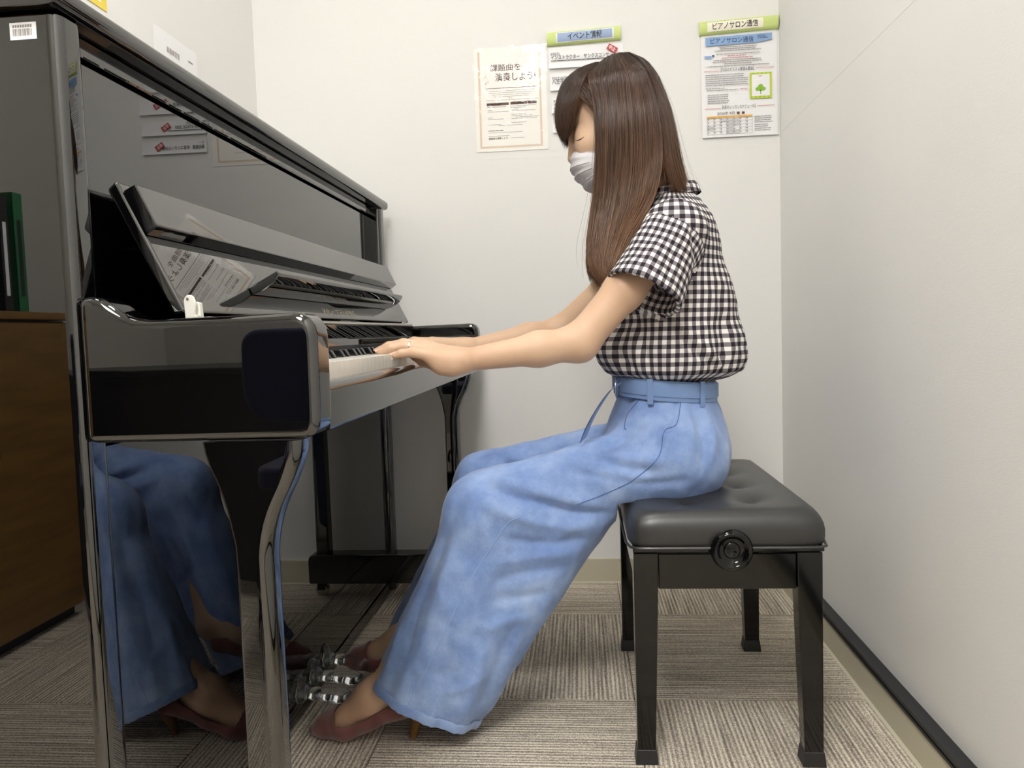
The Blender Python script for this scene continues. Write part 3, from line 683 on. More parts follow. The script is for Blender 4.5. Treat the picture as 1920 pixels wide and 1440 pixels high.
# ================================================================== smooth-surface modelling (distance fields -> one continuous mesh)
def V3(*a): return np.array(a, np.float64)
def A(px, py, y): return np.array(at(px, py, y))
class Field:
    def __init__(s): s.p = []; s.post = None
    def rc(s, a, b, ra, rb, k=.02, ys=1.0, op='u'):
        a, b = np.asarray(a, float), np.asarray(b, float); r = max(ra, rb)*np.array([1, 1/ys, 1])
        s.p.append((op, 'rc', (a, b, ra, rb, ys), k, np.minimum(a, b)-r, np.maximum(a, b)+r)); return s
    def chain(s, pts, rs, k=.01, ys=1.0):
        for i in range(len(pts)-1): s.rc(pts[i], pts[i+1], rs[i], rs[i+1], k, ys)
        return s
    def ell(s, c, ax, r, k=.02, op='u'):
        c = np.asarray(c, float); m_ = max(r); s.p.append((op, 'el', (c, np.asarray(ax, float), np.asarray(r, float)), k, c-m_, c+m_)); return s
    def eval(s, P, use):
        d = np.full(len(P), .2)
        for i in use:
            op, kind, g, k, lo, hi = s.p[i]
            if kind == 'rc':
                a, b, ra, rb, ys = g; sc = np.array([1, ys, 1.0]); pa = (P-a)*sc; ba = (b-a)*sc
                t = np.clip(pa@ba/max(ba@ba, 1e-12), 0, 1)
                e = (np.linalg.norm(pa-t[:, None]*ba, axis=1)-(ra+t*(rb-ra)))/max(1, ys)
            else:
                c, ax, r = g; q = (P-c)@ax.T; k0 = np.linalg.norm(q/r, axis=1); k1 = np.linalg.norm(q/(r*r), axis=1)
                e = k0*(k0-1)/np.maximum(k1, 1e-9)
            if op == 'u':
                h = np.maximum(k-np.abs(d-e), 0)/k; d = np.minimum(d, e)-h*h*k*.25
            else:
                e = -e; h = np.maximum(k-np.abs(d-e), 0)/k; d = np.maximum(d, e)+h*h*k*.25
        if s.post is not None: d = s.post(P, d)
        return d
    def mesh(s, h, B=26):
        lo = np.min([p[4] for p in s.p if p[0] == 'u'], axis=0)-4*h; hi = np.max([p[5] for p in s.p if p[0] == 'u'], axis=0)+4*h
        n = np.ceil((hi-lo)/h).astype(int)+1; N = np.int64(n)
        def gid(i, j, k): return (i*N[1]+j)*N[2]+k
        ids, vs, faces = [], [], []
        off = [(a, b, c) for a in (0, 1) for b in (0, 1) for c in (0, 1)]
        edges = [(p, q) for p in range(8) for q in range(p+1, 8) if sum(abs(x-y) for x, y in zip(off[p], off[q])) == 1]
        for bi in range(0, n[0], B):
            for bj in range(0, n[1], B):
                for bk in range(0, n[2], B):
                    m = np.minimum(np.array([bi, bj, bk])+B, n)-np.array([bi, bj, bk])+1
                    b0 = lo+h*np.array([bi, bj, bk]); b1 = b0+h*(m-1)
                    use = [i for i, p in enumerate(s.p) if np.all(p[4]-1.3*p[3]-.02 < b1) and np.all(p[5]+1.3*p[3]+.02 > b0)]
                    if not any(s.p[i][0] == 'u' for i in use): continue
                    if abs(s.eval(((b0+b1)/2)[None, :], use)[0]) > 1.35*.5*np.linalg.norm(b1-b0)+.004: continue
                    g = np.stack(np.meshgrid(*[b0[a]+h*np.arange(m[a]) for a in range(3)], indexing='ij'), -1)
                    D = s.eval(g.reshape(-1, 3), use).reshape(m); sg = D < 0
                    if sg.all() or not sg.any(): continue
                    cs = [sg[a:m[0]-1+a, b:m[1]-1+b, c:m[2]-1+c] for a, b, c in off]
                    anyv = np.logical_or.reduce(cs); allv = np.logical_and.reduce(cs); I = np.argwhere(anyv & ~allv)
                    if not len(I): continue
                    vals = np.stack([D[I[:, 0]+a, I[:, 1]+b, I[:, 2]+c] for a, b, c in off], 1); acc = np.zeros((len(I), 3)); cnt = np.zeros(len(I))
                    for p, q in edges:
                        x = (vals[:, p] < 0) != (vals[:, q] < 0); t = vals[x, p]/(vals[x, p]-vals[x, q])
                        op_, oq = np.array(off[p], float), np.array(off[q], float); acc[x] += op_+t[:, None]*(oq-op_); cnt[x] += 1
                    vs.append(lo+h*(I+np.array([bi, bj, bk])+acc/cnt[:, None])); ids.append(gid(*(I+np.array([bi, bj, bk])).T))
                    for ax in range(3):
                        o1, o2 = [(1, 2), (2, 0), (0, 1)][ax]
                        sl0 = [slice(0, m[a]-1) for a in range(3)]; sl1 = list(sl0); sl1[ax] = slice(1, m[ax])
                        s0, s1 = sg[tuple(sl0)], sg[tuple(sl1)]
                        E_ = np.argwhere(s0 != s1); flip = s0[tuple(E_.T)]; E_ = E_+np.array([bi, bj, bk])
                        ok = (E_[:, o1] > 0) & (E_[:, o2] > 0); E_ = E_[ok]; flip = flip[ok]
                        d1 = np.zeros(3, int); d1[o1] = 1; d2 = np.zeros(3, int); d2[o2] = 1
                        q = np.stack([gid(*(E_-d1-d2).T), gid(*(E_-d2).T), gid(*E_.T), gid(*(E_-d1).T)], 1)
                        q[~flip] = q[~flip][:, ::-1]; faces.append(q)
        ids = np.concatenate(ids); vs = np.concatenate(vs); F_ = np.concatenate(faces)
        o = np.argsort(ids); ids, vs = ids[o], vs[o]
        J = np.searchsorted(ids, F_); J = np.minimum(J, len(ids)-1); good = (ids[J] == F_).all(1)
        return vs, J[good]
def vnormals(V, F_):
    a, b, c, d = (V[F_[:, i]] for i in range(4)); n = np.cross(c-a, d-b); N = np.zeros_like(V)
    for i in range(4): np.add.at(N, F_[:, i], n)
    return N/np.maximum(np.linalg.norm(N, axis=1, keepdims=True), 1e-12)
def relax(V, F_, it=1, lam=.5):
    E_ = np.concatenate([F_[:, [0, 1]], F_[:, [1, 2]], F_[:, [2, 3]], F_[:, [3, 0]]]); deg = np.bincount(E_.ravel(), minlength=len(V))[:, None]
    for _ in range(it):
        s_ = np.zeros_like(V); np.add.at(s_, E_[:, 0], V[E_[:, 1]]); np.add.at(s_, E_[:, 1], V[E_[:, 0]]); V = V+lam*(s_/np.maximum(deg, 1)-V)
    return V
def seg_dist(P2, pts):
    d = np.full(len(P2), 9.0); pts = np.asarray(pts); T = np.zeros(len(P2)); L = len(pts)-1
    for i in range(L):
        a, b = pts[i], pts[i+1]; ba = b-a; t = np.clip((P2-a)@ba/(ba@ba), 0, 1); e = np.linalg.norm(P2-a-t[:, None]*ba, axis=1)
        T = np.where(e < d, (i+t)/L, T); d = np.minimum(d, e)
    return d, T
def fold(V, N, lines, ydep):
    """push cloth folds (polylines traced on the side of the garment) in or out along the normals"""
    out = np.zeros(len(V)); side = np.clip(-N[:, 1]*1.6, 0, 1)
    for pts, amp, wd in lines:
        P = [A(px, py, ydep)[[0, 2]] for px, py in pts]; P = smooth_curve(P, 5); lo, hi = np.min(P, 0)-4*wd, np.max(P, 0)+4*wd
        w_ = np.where((V[:, 0] > lo[0]) & (V[:, 0] < hi[0]) & (V[:, 2] > lo[1]) & (V[:, 2] < hi[1]) & (N[:, 1] < .1))[0]
        d, T = seg_dist(V[w_][:, [0, 2]], P); taper = np.clip(np.minimum(T, 1-T)*4+.15, 0, 1)
        out[w_] += amp*np.exp(-(d/wd)**2)*taper*side[w_]
    return V+N*out[:, None]
def wave_noise(P, freqs, seed=0):
    r_ = np.random.default_rng(seed); o = np.zeros(len(P))
    for f_, amp in freqs:
        for _ in range(4):
            d = r_.normal(size=3); d /= np.linalg.norm(d); o += amp*np.sin(P@d*f_+r_.uniform(0, 6.28)+1.5*np.sin(P@r_.normal(size=3)*f_*.37))/2
    return o
def field_obj(name, V, F_, material, parent):
    lo, hi = V.min(0), V.max(0); org = Vector(((lo[0]+hi[0])/2, (lo[1]+hi[1])/2, lo[2]))
    me = np_mesh(name, V-np.array(org), F_); return mesh_obj(name, me, material, parent, org)

# ------------------------------------------------------------------ piano pedals, moulded in clear acrylic
for yp in (1.497, 1.578, 1.662):
    z0 = .060; Pd = Field()
    Pd.chain([(-.574, yp, z0+.006), (-.545, yp, z0+.005), (-.520, yp, z0+.003), (-.498, yp, z0+.001), (-.483, yp, z0-.001)], [.0085, .0078, .0080, .0105, .0098], .012, .50)
    Pd.rc((-.573, yp, z0), (-.577, yp, z0+.036), .0060, .0045, .016, .38).rc((-.574, yp, z0), (-.574, yp, z0-.012), .0055, .0045, .008, .38)
    Vp, Fp = Pd.mesh(.0016); Vp = relax(Vp, Fp, 2, .5)
    pd = field_obj('pedal', Vp, Fp, M['acrylic'], piano)
    MB().box((-.5800, yp-.015, z0-.03), (-.5790, yp+.015, z0+.010)).build('felt_pad', M['felt'], pd, smooth=False)

# ================================================================== the pianist
YC = 1.63
person = empty('person', (.16, YC, .46), 'woman in gingham shirt and wide blue trousers playing the piano in a white face mask', 'person')
m_ = M['skin'] = mat('skin', (214, 176, 146), .5, spec=.35); t, b = nt(m_)
b.inputs['Subsurface Weight'].default_value = 0; b.inputs['Subsurface Radius'].default_value = (.012, .005, .003); b.inputs['Subsurface Scale'].default_value = .5
c = ramp(t, noise(t, coords(t, 'Object', (9, 9, 9)), 1.0, 3), [(.3, (202, 165, 138)), (.7, (214, 181, 153))]); t.links.new(c, b.inputs['Base Color'])
bump(t, b, noise(t, coords(t, 'Object', (300, 300, 300)), 1.0, 2), .06, .0005)
P_ = math.radians(17)
HF, HU, HS = V3(-math.cos(P_), 0, -math.sin(P_)), V3(-math.sin(P_), 0, math.cos(P_)), V3(0, -1, 0)
HC = A(1160, 232, YC); HAX = np.stack([HF, HS, HU])
def hd(f, s_, u): return HC+HF*f+HS*s_+HU*u
B = Field()
# head
B.ell(hd(-.002, 0, .028), HAX, (.095, .071, .085), .02).ell(hd(.040, 0, -.030), HAX, (.056, .060, .088), .03)
B.rc(hd(-.01, 0, -.05), hd(.078, 0, -.100), .046, .020, .03).rc(hd(.090, 0, .014), hd(.108, 0, -.034), .008, .0110, .016)
for s_ in (-1, 1):
    B.ell(hd(.094, s_*.034, .004), HAX, (.016, .020, .013), .014, 's'); B.ell(hd(.076, s_*.032, .002), HAX, (.0165, .017, .0145), .006)
    B.ell(hd(.070, s_*.042, -.030), HAX, (.026, .020, .026), .03)
# neck and trunk (under the shirt)
B.rc(hd(-.022, 0, -.06), A(1244, 405, YC), .048, .046, .02)
B.rc(A(1262, 412, YC), A(1258, 445, 1.492), .036, .030, .03).rc(A(1262, 412, YC), A(1258, 445, 1.768), .036, .030, .03)
B.rc(A(1256, 450, YC), A(1252, 700, YC), .060, .066, .05).rc(A(1248, 800, YC-.07), A(1248, 800, YC+.07), .066, .066, .05).rc(A(1252, 700, YC), A(1248, 800, YC), .066, .07, .05)
# arms
def arm(sh, el, wr, ra):
    m1 = [sh[i]*.5+el[i]*.5 for i in range(3)]; m2 = el*.65+wr*.35
    B.chain([sh, np.array(m1), el], [ra[0], ra[1], ra[2]], .02); B.chain([el, m2, wr], [ra[2], ra[3], ra[4]], .02)
arm(A(1254, 446, 1.478), A(1086, 643, 1.424), A(866, 676, 1.364), (.034, .0345, .0320, .0288, .0192))
arm(A(1250, 448, 1.782), A(1052, 622, 1.842), A(874, 655, 1.748), (.036, .038, .0335, .031, .0215))
# near hand (her left): little finger towards the camera
W1 = A(866, 676, 1.3615)
mcp = {'p': A(803, 666, 1.3410), 'r': A(795, 657, 1.3595), 'm': A(791, 650, 1.3795), 'i': A(794, 649, 1.3985)}
for q, r_ in (('p', .0105), ('r', .0115), ('m', .012), ('i', .0118)): B.rc(W1, mcp[q], .0145, r_, .014)
B.rc(A(842, 683, 1.3565), A(818, 680, 1.3485), .0150, .0120, .02).rc(A(846, 688, 1.3575), A(828, 690, 1.3535), .012, .010, .018)
B.chain([mcp['p'], A(774, 661, 1.3350), A(753, 663, 1.3335), A(740, 667, 1.3330)], [.0102, .0086, .0077, .0064], .004)
B.chain([mcp['r'], A(761, 650, 1.3580), A(733, 653, 1.3570), A(713, 660, 1.3565)], [.0110, .0096, .0086, .0070], .004)
B.chain([mcp['m'], A(757, 645, 1.3810), A(729, 650, 1.3810), A(710, 658, 1.3810)], [.0112, .0098, .0088, .0072], .004)
B.chain([mcp['i'], A(763, 646, 1.4025), A(739, 651, 1.4035), A(722, 659, 1.4040)], [.0112, .0098, .0088, .0072], .004)
B.chain([A(848, 684, 1.3795), A(822, 684, 1.4035), A(795, 676, 1.4205), A(776, 667, 1.4275)], [.0165, .0135, .0110, .0085], .008)
# far hand (her right): index finger towards the camera
W2 = A(874, 655, 1.748)
mcp2 = {'i': A(814, 646, 1.690), 'm': A(811, 642, 1.710), 'r': A(813, 644, 1.730), 'p': A(818, 649, 1.748)}
for q, r_ in (('i', .0118), ('m', .012), ('r', .0115), ('p', .0105)): B.rc(W2, mcp2[q], .0180, r_, .016)
B.chain([mcp2['i'], A(778, 643, 1.6865), A(755, 650, 1.6855), A(739, 657, 1.6855)], [.0112, .0098, .0088, .0072], .004)
B.chain([mcp2['m'], A(776, 640, 1.7095), A(750, 648, 1.7095), A(733, 656, 1.7095)], [.0112, .0098, .0088, .0072], .004)
B.chain([mcp2['r'], A(781, 642, 1.732), A(756, 649, 1.733), A(739, 656, 1.733)], [.0110, .0096, .0086, .0070], .004)
B.chain([mcp2['p'], A(794, 647, 1.754), A(775, 651, 1.756), A(762, 655, 1.7565)], [.0102, .0086, .0077, .0064], .004)
B.chain([A(858, 664, 1.725), A(830, 668, 1.696), A(806, 664, 1.672), A(785, 658, 1.662)], [.0165, .0135, .0110, .0085], .008)
# legs and feet (under the trousers, in the shoes)
def leg_body(hip, knee, ankle): B.chain([hip, knee], [.06, .042], .03); B.chain([knee, knee*.55+ankle*.45, ankle], [.042, .036, .032], .02)
near_heel, near_toe = A(792, 1350, 1.4545), A(583, 1372, 1.4560)
SHOE = []
def shoe_frame(toe, heel_xy_dir, pitch):
    """toe tip, horizontal heel->toe direction, nose-up pitch: returns local->world"""
    e = np.asarray(heel_xy_dir, float); e /= np.linalg.norm(e); up = V3(0, 0, 1)*math.cos(pitch)-e*math.sin(pitch); e = e*math.cos(pitch)+V3(0, 0, 1)*math.sin(pitch); w_ = np.cross(up, e)
    o = np.asarray(toe)-e*.238-up*.012
    return o, e, w_, up
fr1 = shoe_frame(V3(-.545, 1.4570, .012), (-1, .02, 0), 0.0)
fr2 = shoe_frame(A(644, 1240, 1.690), (-1, -.05, 0), .08)
for fr, knee, hip in ((fr1, A(915, 960, 1.495), A(1230, 865, 1.55)), (fr2, A(912, 915, 1.76), A(1230, 860, 1.72))):
    o, e, w_, up = fr
    def L(s_, z, ww=0): return o+e*s_+up*z+w_*ww
    ank = L(.058, .125) if fr is fr1 else L(.004, .115)
    leg_body(hip, knee, ank)
    B.chain([L(.035, .078), L(.11, .070), L(.165, .030)], [.024, .030, .022], .02); B.chain([ank, L(.105, .082 if fr is fr1 else .066), L(.16, .040)], [.033, .029 if fr is fr1 else .026, .022], .025); B.chain([L(.165, .028), L(.212, .015)], [.022, .009], .01)
Vb, Fb = B.mesh(.0026); Vb = relax(Vb, Fb, 1, .4)
body = field_obj('body', Vb, Fb, M['skin'], person)
# closed eyes, brows, nails
M['brow'] = mat('brow_brown', (172, 130, 104), .8); M['lash'] = mat('eyelash_dark', (46, 32, 28), .7); M['nail'] = mat('nail_pink', (236, 190, 176), .25)
from mathutils.bvhtree import BVHTree
def bvh(V, F_): return BVHTree.FromPolygons(V.tolist(), F_.tolist())
bt = bvh(Vb, Fb)
def hit(tree, px, py, lift=0.0, from_y=None):
    o_ = Vector((0, 0, CAM_H)); d = (at(px, py, 1.0)-o_).normalized(); loc, n_, i_, dist = tree.ray_cast(o_ + d*.9, d)
    return None if loc is None else loc - d*lift
def line_on(tree, pts, r, name, material, parent, lift=.0, n=5, flat=1.0, step=6):
    P = [hit(tree, p[0], p[1], lift) for p in smooth_curve(pts, step)]; P = [p for p in P if p is not None]
    if len(P) < 3: return None
    Q = [P[0]]
    for p in P[1:]:
        if .0008 < (p-Q[-1]).length < .05: Q.append(p)
    if len(Q) < 3: return None
    rs = r if not isinstance(r, tuple) else [r[0]+(r[1]-r[0])*abs(2*i/(len(Q)-1)-1) for i in range(len(Q))]
    return MB().tube(Q, rs, n, flat=flat).build(name, material, parent)
line_on(bt, [(1079, 264), (1084, 263), (1090, 260), (1095, 256.5)], (.0011, .0004), 'eyelashes', M['lash'], body, .0004)
def nail(tip, prev, up=(0, 0, 1)):
    d = (tip-prev)/np.linalg.norm(tip-prev); u_v = np.array(up)-d*np.dot(up, d); u_v /= np.linalg.norm(u_v); s_ = np.cross(d, u_v)
    g = [[tuple(tip+d*(-.004+.0115*i/4)+s_*(.0046*math.sin((j-2)/2*1.1))+u_v*(.0069*math.cos((j-2)/2*1.1)*(1-.045*i*i/4)+.0003)) for j in range(5)] for i in range(5)]
    MB().grid(g).build('fingernail', M['nail'], body)
for a, b_ in ((A(740, 667, 1.333), A(753, 663, 1.3335)), (A(713, 660, 1.3565), A(733, 653, 1.357)), (A(710, 658, 1.381), A(729, 650, 1.381)), (A(722, 659, 1.404), A(739, 651, 1.4035)), (A(739, 657, 1.6855), A(755, 650, 1.6855)), (A(733, 656, 1.7095), A(750, 648, 1.7095)), (A(739, 656, 1.733), A(756, 649, 1.733)), (A(762, 655, 1.7565), A(775, 651, 1.756))): nail(a, b_)
# ring on the near hand
rp, rq = A(768, 651, 1.3582), A(761, 650, 1.358); dv = Vector(rp-rq).normalized()
MB().lathe([(.0098, -.0011), (.0107, -.0011), (.0107, .0011), (.0098, .0011)], rp, dv, 28).build('finger_ring', M['chrome'], body)

# ------------------------------------------------------------------ shoes
m_ = M['suede'] = mat('maroon_suede', (128, 62, 62), .85, sheen=.4); t, b = nt(m_)
c = ramp(t, noise(t, coords(t, 'Object', (40, 40, 40)), 1.0, 4), [(.3, (106, 61, 58)), (.7, (128, 76, 71))]); t.links.new(c, b.inputs['Base Color'])
M['heel_wood'] = mat('stacked_wood_heel', (120, 82, 46), .5); M['insole'] = mat('insole_tan', (176, 130, 96), .7)
t, b = nt(M['heel_wood']); c = ramp(t, noise(t, coords(t, 'Object', (20, 20, 900)), 1.0, 1), [(.4, (104, 70, 38)), (.6, (138, 98, 56))]); t.links.new(c, b.inputs['Base Color'])
for fr in (fr1, fr2):
    o, e, w_, up = fr; Rm = np.stack([e, w_, up])
    S_ = Field()     # local frame: s, lateral, up
    S_.chain([(.026, 0, .076), (.07, 0, .070), (.115, 0, .050), (.165, 0, .030), (.205, 0, .0205), (.232, 0, .0115)], [.031, .0300, .0315, .0325, .0215, .0095], .015, .80)
    zb = np.array([[0, .046], [.05, .046], [.09, .036], [.125, .014], [.155, .002], [.20, .002], [.245, .0055]])
    zt = np.array([[0, .104], [.03, .098], [.07, .076], [.10, .058], [.125, .044], [.148, .035], [.163, .0335], [.173, .037], [.180, .046], [.185, .07], [.30, .3]])
    def post(P, d, zb=zb, zt=zt):
        lowr = np.interp(P[:, 0], zb[:, 0], zb[:, 1])-P[:, 2]; hig = (P[:, 2]-np.interp(P[:, 0], zt[:, 0], zt[:, 1])-.10*np.abs(P[:, 1])*(P[:, 0] < .17))*.7
        inner = -(d+.0032); cav = np.where(P[:, 0] < .186, 1, 0)*1.0
        hollow = np.where((P[:, 2] > np.interp(P[:, 0], zb[:, 0], zb[:, 1])+.004), inner, -1)
        return np.maximum(np.maximum(np.maximum(d, lowr), hig), hollow)
    S_.post = post
    Vs, Fs = S_.mesh(.0016); Vs = relax(Vs, Fs, 2, .5); Vw = o+Vs@Rm
    sh = field_obj('shoe', Vw, Fs, M['suede'], person)
    hb = o+e*.022+up*.047
    floor_pt = hb.copy(); floor_pt[2] = max(.0005, hb[2]-.046 if fr is fr1 else .0005); floor_pt -= e*-.012
    MB().tube([hb+up*.002, hb*.5+floor_pt*.5, floor_pt], [.018, .0095, .0075], 14).build('shoe_heel', M['heel_wood'], sh)

# ------------------------------------------------------------------ trousers
m_ = M['denim'] = mat('pale_blue_chambray', (126, 160, 214), .85, spec=.2, sheen=.25); t, b = nt(m_)
n1 = noise(t, coords(t, 'Object', (14, 14, 14)), 1.0, 5, .6); n2 = noise(t, coords(t, 'Object', (900, 900, 260)), 1.0, 2)
f_ = math_node(t, 'ADD', math_node(t, 'MULTIPLY', n1, .8), math_node(t, 'MULTIPLY', n2, .2))
c = ramp(t, f_, [(.30, (110, 137, 192)), (.5, (134, 160, 210)), (.72, (168, 190, 228))]); t.links.new(c, b.inputs['Base Color'])
nr = t.nodes.new('ShaderNodeTexNoise'); nr.noise_type = 'RIDGED_MULTIFRACTAL'; nr.inputs['Scale'].default_value = 1.0; nr.inputs['Detail'].default_value = 3; nr.inputs['Distortion'].default_value = .6
t.links.new(coords(t, 'Object', (26, 26, 15)), nr.inputs['Vector'])
nr2 = t.nodes.new('ShaderNodeTexNoise'); nr2.noise_type = 'RIDGED_MULTIFRACTAL'; nr2.inputs['Scale'].default_value = 1.0; nr2.inputs['Detail'].default_value = 2; nr2.inputs['Distortion'].default_value = 1.0
t.links.new(coords(t, 'Object', (75, 75, 48)), nr2.inputs['Vector'])
h1 = math_node(t, 'ADD', math_node(t, 'MULTIPLY', nr.outputs['Fac'], .35), math_node(t, 'MULTIPLY', nr2.outputs['Fac'], .10))
hsum = math_node(t, 'ADD', h1, math_node(t, 'MULTIPLY', n2, .10))
bump(t, b, hsum, .55, .006)
T = Field()
T.ell(A(1246, 838, YC), np.eye(3), (.116, .168, .112), .04)
T.rc(A(1246, 735, YC), A(1250, 800, YC), .094, .112, .04, .80)
T.rc(A(1292, 868, 1.545), A(1292, 868, 1.715), .066, .066, .05)
T.rc(A(1236, 868, 1.545), A(905, 957, 1.492), .086, .066, .030)
T.rc(A(1236, 846, 1.715), A(908, 902, 1.765), .084, .066, .030)
T.rc(A(932, 985, 1.490), A(766, 1362, 1.458), .094, .100, .05, 1.18); T.rc(A(1075, 988, 1.500), A(880, 1290, 1.468), .055, .050, .06)
T.rc(A(922, 945, 1.765), A(764, 1275, 1.745), .084, .092, .05, 1.18); T.rc(A(1050, 955, 1.745), A(920, 1150, 1.745), .050, .045, .05)
hemA, hemB = A(785, 1314, 1.458), A(784, 1228, 1.745)
axA = A(785, 1325, 1.458)-A(925, 1000, 1.490); axA /= np.linalg.norm(axA); axB = A(805, 1215, 1.745)-A(925, 945, 1.765); axB /= np.linalg.norm(axB)
def tpost(P, d):
    rip = .004*np.sin(np.arctan2(P[:, 1]-1.458, P[:, 0]+.32)*9)*np.clip((.25-P[:, 2])/.2, 0, 1)
    d = d-rip*(P[:, 1] < 1.62)
    for hp, ax, near in ((hemA, axA, True), (hemB, axB, False)):
        sl = (P-hp)@ax; m = (P[:, 1] < 1.612) if near else (P[:, 1] >= 1.612)
        m = m & (P[:, 0] < .0) & (P[:, 2] < .40)
        d = np.where(m, np.maximum(np.maximum(d, sl), np.where(sl > -.06, -(d+.012), -1)), d)
    # the seat presses flat on the cushion
    flat = np.where((P[:, 0] > .06) & (P[:, 2] < .46), (.448-P[:, 2]), -1); return np.maximum(d, flat)
T.post = tpost
Vt, Ft = T.mesh(.0036); Vt = relax(Vt, Ft, 1, .5); Nt = vnormals(Vt, Ft)
folds = [([(1190, 812), (1140, 842), (1086, 832)], -.007, .010), ([(1186, 800), (1130, 822), (1092, 818)], .005, .010),
  ([(1262, 860), (1180, 862), (1092, 836)], .006, .014), ([(1240, 885), (1160, 872), (1085, 846)], -.006, .010), ([(1225, 905), (1140, 890), (1050, 862)], .004, .012), ([(1300, 900), (1210, 906), (1120, 890), (1040, 880)], -.0045, .009),
  ([(1140, 964), (1065, 952), (990, 930), (915, 906)], -.012, .010), ([(1135, 946), (1050, 930), (975, 908), (905, 892)], .008, .015), ([(1120, 985), (1040, 980), (960, 955), (890, 925)], .007, .013),
  ([(1110, 1006), (1020, 1012), (945, 996)], -.006, .011), ([(1090, 1032), (1000, 1036), (930, 1042)], .005, .012), ([(1070, 1060), (985, 1064), (925, 1078)], -.004, .010), ([(1040, 1105), (985, 1108), (930, 1110)], -.004, .010), ([(1005, 1150), (960, 1148), (900, 1165)], .003, .010),
  ([(868, 935), (818, 1050), (782, 1160), (752, 1260)], -.007, .013), ([(886, 960), (845, 1060), (808, 1180), (770, 1290)], .006, .015), ([(905, 1000), (866, 1110), (830, 1230), (800, 1330)], -.005, .012), ([(846, 935), (806, 1040), (765, 1150), (728, 1250)], .004, .010),
  ([(960, 1100), (905, 1230), (855, 1345)], .005, .016), ([(985, 1130), (935, 1240), (880, 1350)], -.005, .012), ([(820, 1120), (860, 1160), (910, 1175)], -.0015, .009), ([(790, 1200), (830, 1235), (880, 1225)], -.0014, .009), ([(840, 1270), (880, 1260), (920, 1240)], .003, .008), ([(752, 1180), (775, 1215), (770, 1260)], .0015, .009), ([(860, 1000), (835, 1075), (850, 1130)], .003, .009),
  ([(1305, 770), (1325, 830), (1318, 880)], -.005, .010), ([(1330, 760), (1345, 810), (1338, 860)], .004, .010), ([(1292, 765), (1302, 810), (1285, 860)], .004, .010), ([(1195, 745), (1172, 778), (1168, 806)], -.007, .006), ([(1182, 745), (1160, 778), (1154, 808)], .005, .009), ([(1274, 745), (1268, 795), (1240, 812), (1236, 850)], -.006, .005)]
Vt = fold(Vt, Nt, folds, 1.46); Nt = vnormals(Vt, Ft)
Vt = Vt+Nt*(wave_noise(Vt*np.array([1, 1, .6]), [(95, .0011), (210, .0005)], 3))[:, None]
trousers = field_obj('trousers', Vt, Ft, M['denim'], person); tt = bvh(Vt, Ft)
for hp, ax, near_ in ((hemA, axA, True), (hemB, axB, False)):      # turned-up hems
    sl = (Vt-hp)@ax; e1 = V3(0, 1, 0); e1 = e1-ax*(e1@ax); e1 /= np.linalg.norm(e1); e2 = np.cross(ax, e1); q = Vt-hp
    s1, s2 = q@e1, q@e2; rad = np.hypot(s1, s2); ok = (sl > -.014) & (sl < .01) & (rad < .16) & (((Vt[:, 1] < 1.612) if near_ else (Vt[:, 1] >= 1.612))) & (Vt[:, 2] < .4)
    an = np.arctan2(s2[ok], s1[ok]); rr = rad[ok]; nb = 72; bins = ((an+math.pi)/(2*math.pi)*nb).astype(int) % nb
    R_ = np.array([np.max(rr[bins == k]) if (bins == k).any() else np.nan for k in range(nb)]); R_ = np.where(np.isnan(R_), np.nanmean(R_), R_)
    R_ = (np.roll(R_, 1)+2*R_+np.roll(R_, -1))/4; rings = []
    for off, dr_ in ((-.016, .0004), (-.015, .0022), (-.004, .0026), (.0015, .0012), (.0015, -.0035), (-.014, -.0050)):
        rings.append([tuple(hp+ax*(off+.0006*math.sin(k*2.6))+(e1*math.cos(a_)+e2*math.sin(a_))*(R_[k]+dr_+.0007*math.sin(k*2.6))) for k, a_ in enumerate([2*math.pi*(k_+.5)/nb-math.pi for k_ in range(nb)])])
    MB().loft(rings, cap=False).build('hem', M['denim'], trousers, angle=70)
M['stitch'] = mat('pale_blue_stitch', (150, 182, 224), .8); M['stitch_d'] = mat('dark_blue_stitch', (74, 100, 158), .8)
line_on(tt, [(1278, 742), (1269, 794), (1246, 808), (1238, 850), (1219, 875), (1187, 900), (1168, 911), (1120, 932), (1080, 947)], .0008, 'side_seam', M['stitch_d'], trousers, .0003)
line_on(tt, [(1198, 750), (1188, 762), (1176, 778), (1171, 800), (1174, 806)], .0010, 'front_pleat', M['stitch_d'], trousers, .0003)
line_on(tt, [(1022, 948), (975, 969), (950, 983), (922, 1025), (903, 1053), (874, 1102), (824, 1205), (771, 1310), (764, 1326)], .0007, 'leg_seam', M['stitch'], trousers, .0003)
